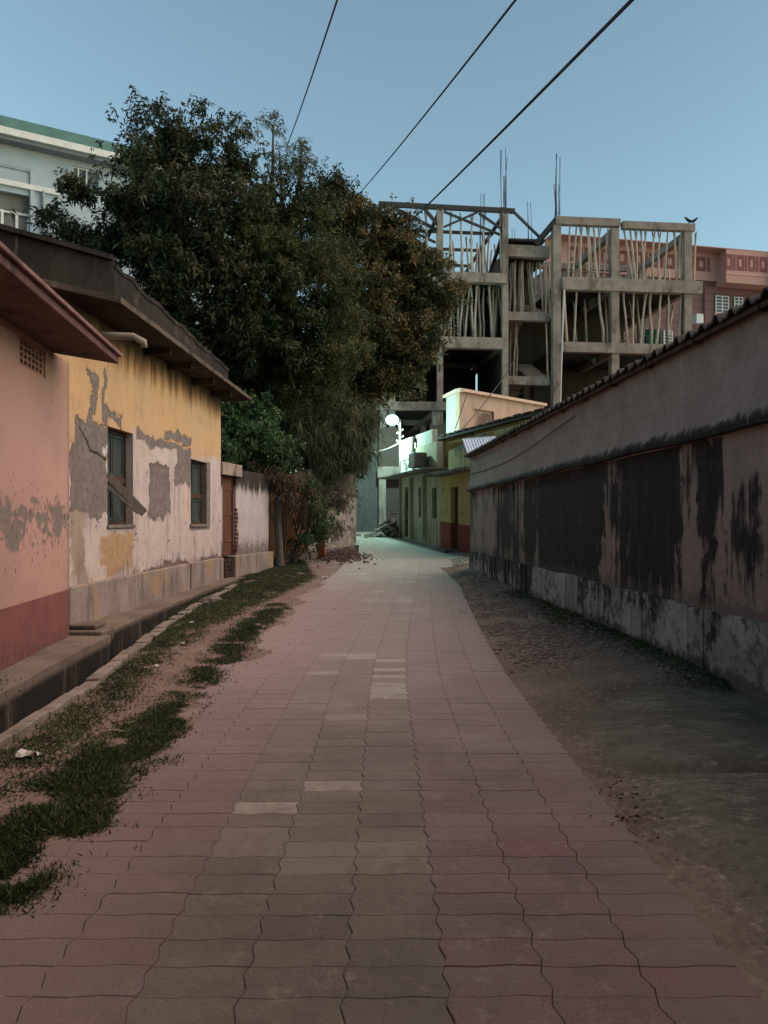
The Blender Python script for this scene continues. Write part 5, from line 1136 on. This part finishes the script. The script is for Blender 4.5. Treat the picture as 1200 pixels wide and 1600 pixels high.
grass = quads_mesh('grass', leaf_quads(C, D, RNG.uniform(.025,.075,n), RNG.uniform(.0045,.010,n), .2), tn, gmat); tag(grass, 'short dark grass and weeds along the verge', 'grass', kind='stuff')

def chips(P, rmin, rmax, zoff=0):
    b = MB()
    for (x_, y_) in P:
        r_ = random.uniform(rmin, rmax); z_ = float(gz(x_, y_))+r_*.25; b.ball((x_,y_,z_),(r_,r_*random.uniform(.5,1),r_*random.uniform(.3,.7)),5,3,.3)
    return b
dk_ = scatter([[(712,900),(735,1010),(800,1060),(900,1040),(1000,1020),(900,965),(830,935),(760,905)]], 9000, .42, 1.8, 3)
o = chips(dk_, .006, .03).build('gravel', mottled('gravel_stone', (.36,.31,.265), (.20,.165,.14), 6)); tag(o, 'loose gravel and dry debris beside the shed wall', 'gravel', kind='stuff')
lf = scatter([[(712,900),(735,1010),(800,1060),(900,1040),(1000,1020),(900,965),(830,935),(760,905)],[(200,1150),(330,1030),(430,960),(520,880),(400,990),(300,1090),(100,1240)]], 1300, .40, 3, 6)
lr_ = np.stack([RNG.uniform(-1.6,1.3,260)+road_shift(0), RNG.uniform(2.4,16,260)],1); lf = np.concatenate([lf, lr_, scatter([[(900,1265),(960,1225),(1030,1290),(1000,1320),(950,1300)]], 420, .30, 5, 16)]); n = len(lf); C = np.stack([lf[:,0], lf[:,1], gz(lf[:,0],lf[:,1])+np.where(lf[:,0]>1.2,.03,.012)],1); D = RNG.normal(size=(n,3)); D[:,2]=np.abs(D[:,2])*.2; D/=np.linalg.norm(D,axis=1,keepdims=True)
o = quads_mesh('leaf_litter', leaf_quads(C, D, RNG.uniform(.012,.045,n), RNG.uniform(.006,.018,n), .05), RNG.random(n), leafmat('dead_leaves', (.06,.045,.032), (.14,.10,.07), (.28,.22,.17), .05)); tag(o, 'scattered dry leaves on the verge', 'leaf litter', kind='stuff')
hp = MB()
for k in range(900):
    x_ = random.gauss(-1.45,.42); y_ = random.gauss(24.7,.8); r_ = random.uniform(.012,.055); hp.ball((x_,y_,float(slope(y_))+.02+.22*math.exp(-((x_+1.5)/.6)**2)*random.random()),(r_,r_*.8,r_*.5),5,4,.3)
o = hp.build('rubbish_heap', mottled('rubbish_brown', (.16,.11,.09), (.10,.07,.06), 5)); tag(o, 'low heap of earth and rubbish below the whitewashed wall', 'rubbish', kind='stuff')
trash_m = mottled('dirty_white_plastic', (.50,.50,.48), (.38,.37,.35), 6, rough=.5)
spots = [gp(830,938),gp(612,858+8)] if False else [gp(830,938)]
def scrap(x_, y_, s_, label, grp):
    b = MB(); nn_ = 4
    for i in range(nn_+1):
        for j in range(nn_+1): b.v.append(((i/nn_-.5)*s_+random.uniform(-.1,.1)*s_, (j/nn_-.5)*s_*.7+random.uniform(-.1,.1)*s_, random.uniform(0,.35)*s_))
    b.f = [(i*(nn_+1)+j,(i+1)*(nn_+1)+j,(i+1)*(nn_+1)+j+1,i*(nn_+1)+j+1) for i in range(nn_) for j in range(nn_)]; b.a=[None]*len(b.f)
    o = b.build('litter_scrap', trash_m); o.location=(x_,y_,float(gz(x_,y_))+.015); tag(o, label, 'litter', grp)
scrap(*gp(830,938), .10, 'small white scrap on the debris beside the shed wall', None)
for kk, (x_,y_,s_) in enumerate(((-1.75,23.9,.25),(-1.3,24.3,.14),(-1.0,24.8,.16),(-1.55,24.6,.2),(-.9,24.2,.12),(-1.2,25.3,.18),(-1.9,24.3,.2),(-.75,25.0,.1))): scrap(x_,y_,s_,['largest white plastic scrap','small white scrap in the middle','white scrap at the back right','broad white scrap in the centre','tiny scrap at the right front','far white scrap at the back','leftmost white plastic scrap','rightmost tiny scrap'][kk]+' on the rubbish heap by the whitewashed wall','plastic scraps on the rubbish heap')
for kk,(px_,py_) in enumerate(((300,985),(285,1015),(245,1052))): scrap(*gp(px_,py_), .06, ['farthest','middle','nearest'][kk]+' of three tiny pale scraps on the grass strip beside the drain', 'pale scraps in the roadside grass')
scrap(*gp(508,905), .16, 'pale scrap at the far end of the grass strip', None)
scrap(*gp(45,1195), .12, 'larger pale scrap at the near end of the grass by the drain edge', None)
st = MB().ball((0,0,.05),(.20,.16,.12),9,6,.12); o = st.build('boulder', concrete_dark, smooth=False, bevel=.01); o.location=(*gp(332,945),0.0); tag(o, 'rounded grey stone in the grass beside the drain', 'stone')
tw = MB().tube([(-.09,0,.01),(-.02,.01,.02),(.08,-.01,.012)],[.008,.01,.006],6); o=tw.build('twig', mottled('pale_twig', (.30,.24,.18),(.24,.19,.15),5)); o.location=(*gp(180,1153),float(gz(*gp(180,1153)))); tag(o,'pale bent twig on the sandy verge at left','twig')

# ------------------------------------------------------------ houses added out of view at the camera's back to shade the near ground
hb_ = thing('shading_rear_house', 'added unseen plastered house behind the viewpoint, shading the near ground', 'house', (0,-2.6,0))
MB().box(-9, 9, -6, 0, -.3, 9.5).build('wall', mottled('brown_plaster', (.22,.17,.14), (.17,.13,.11), 2), hb_)
MB().box(-9.3, 9.3, -6.3, .4, 9.5, 9.65).build('roof_slab', concrete_dark, hb_)
fr_ = MB().box(-1,0,.003,.06,.0,2.1).build('door', wood_dark, hb_)

rh_ = thing('shading_tall_house', 'added unseen tall house behind the near end of the long shed, shading the foreground', 'house', (5.6,-8,0))
MB().box(0, 6, 0, 10.5, -.3, 8).build('wall', mottled('grey_plaster', (.22,.19,.17), (.17,.145,.13), 2), rh_)
MB().box(-.15, 6.3, -.3, 10.8, 8, 8.15).build('roof_slab', concrete_dark, rh_)
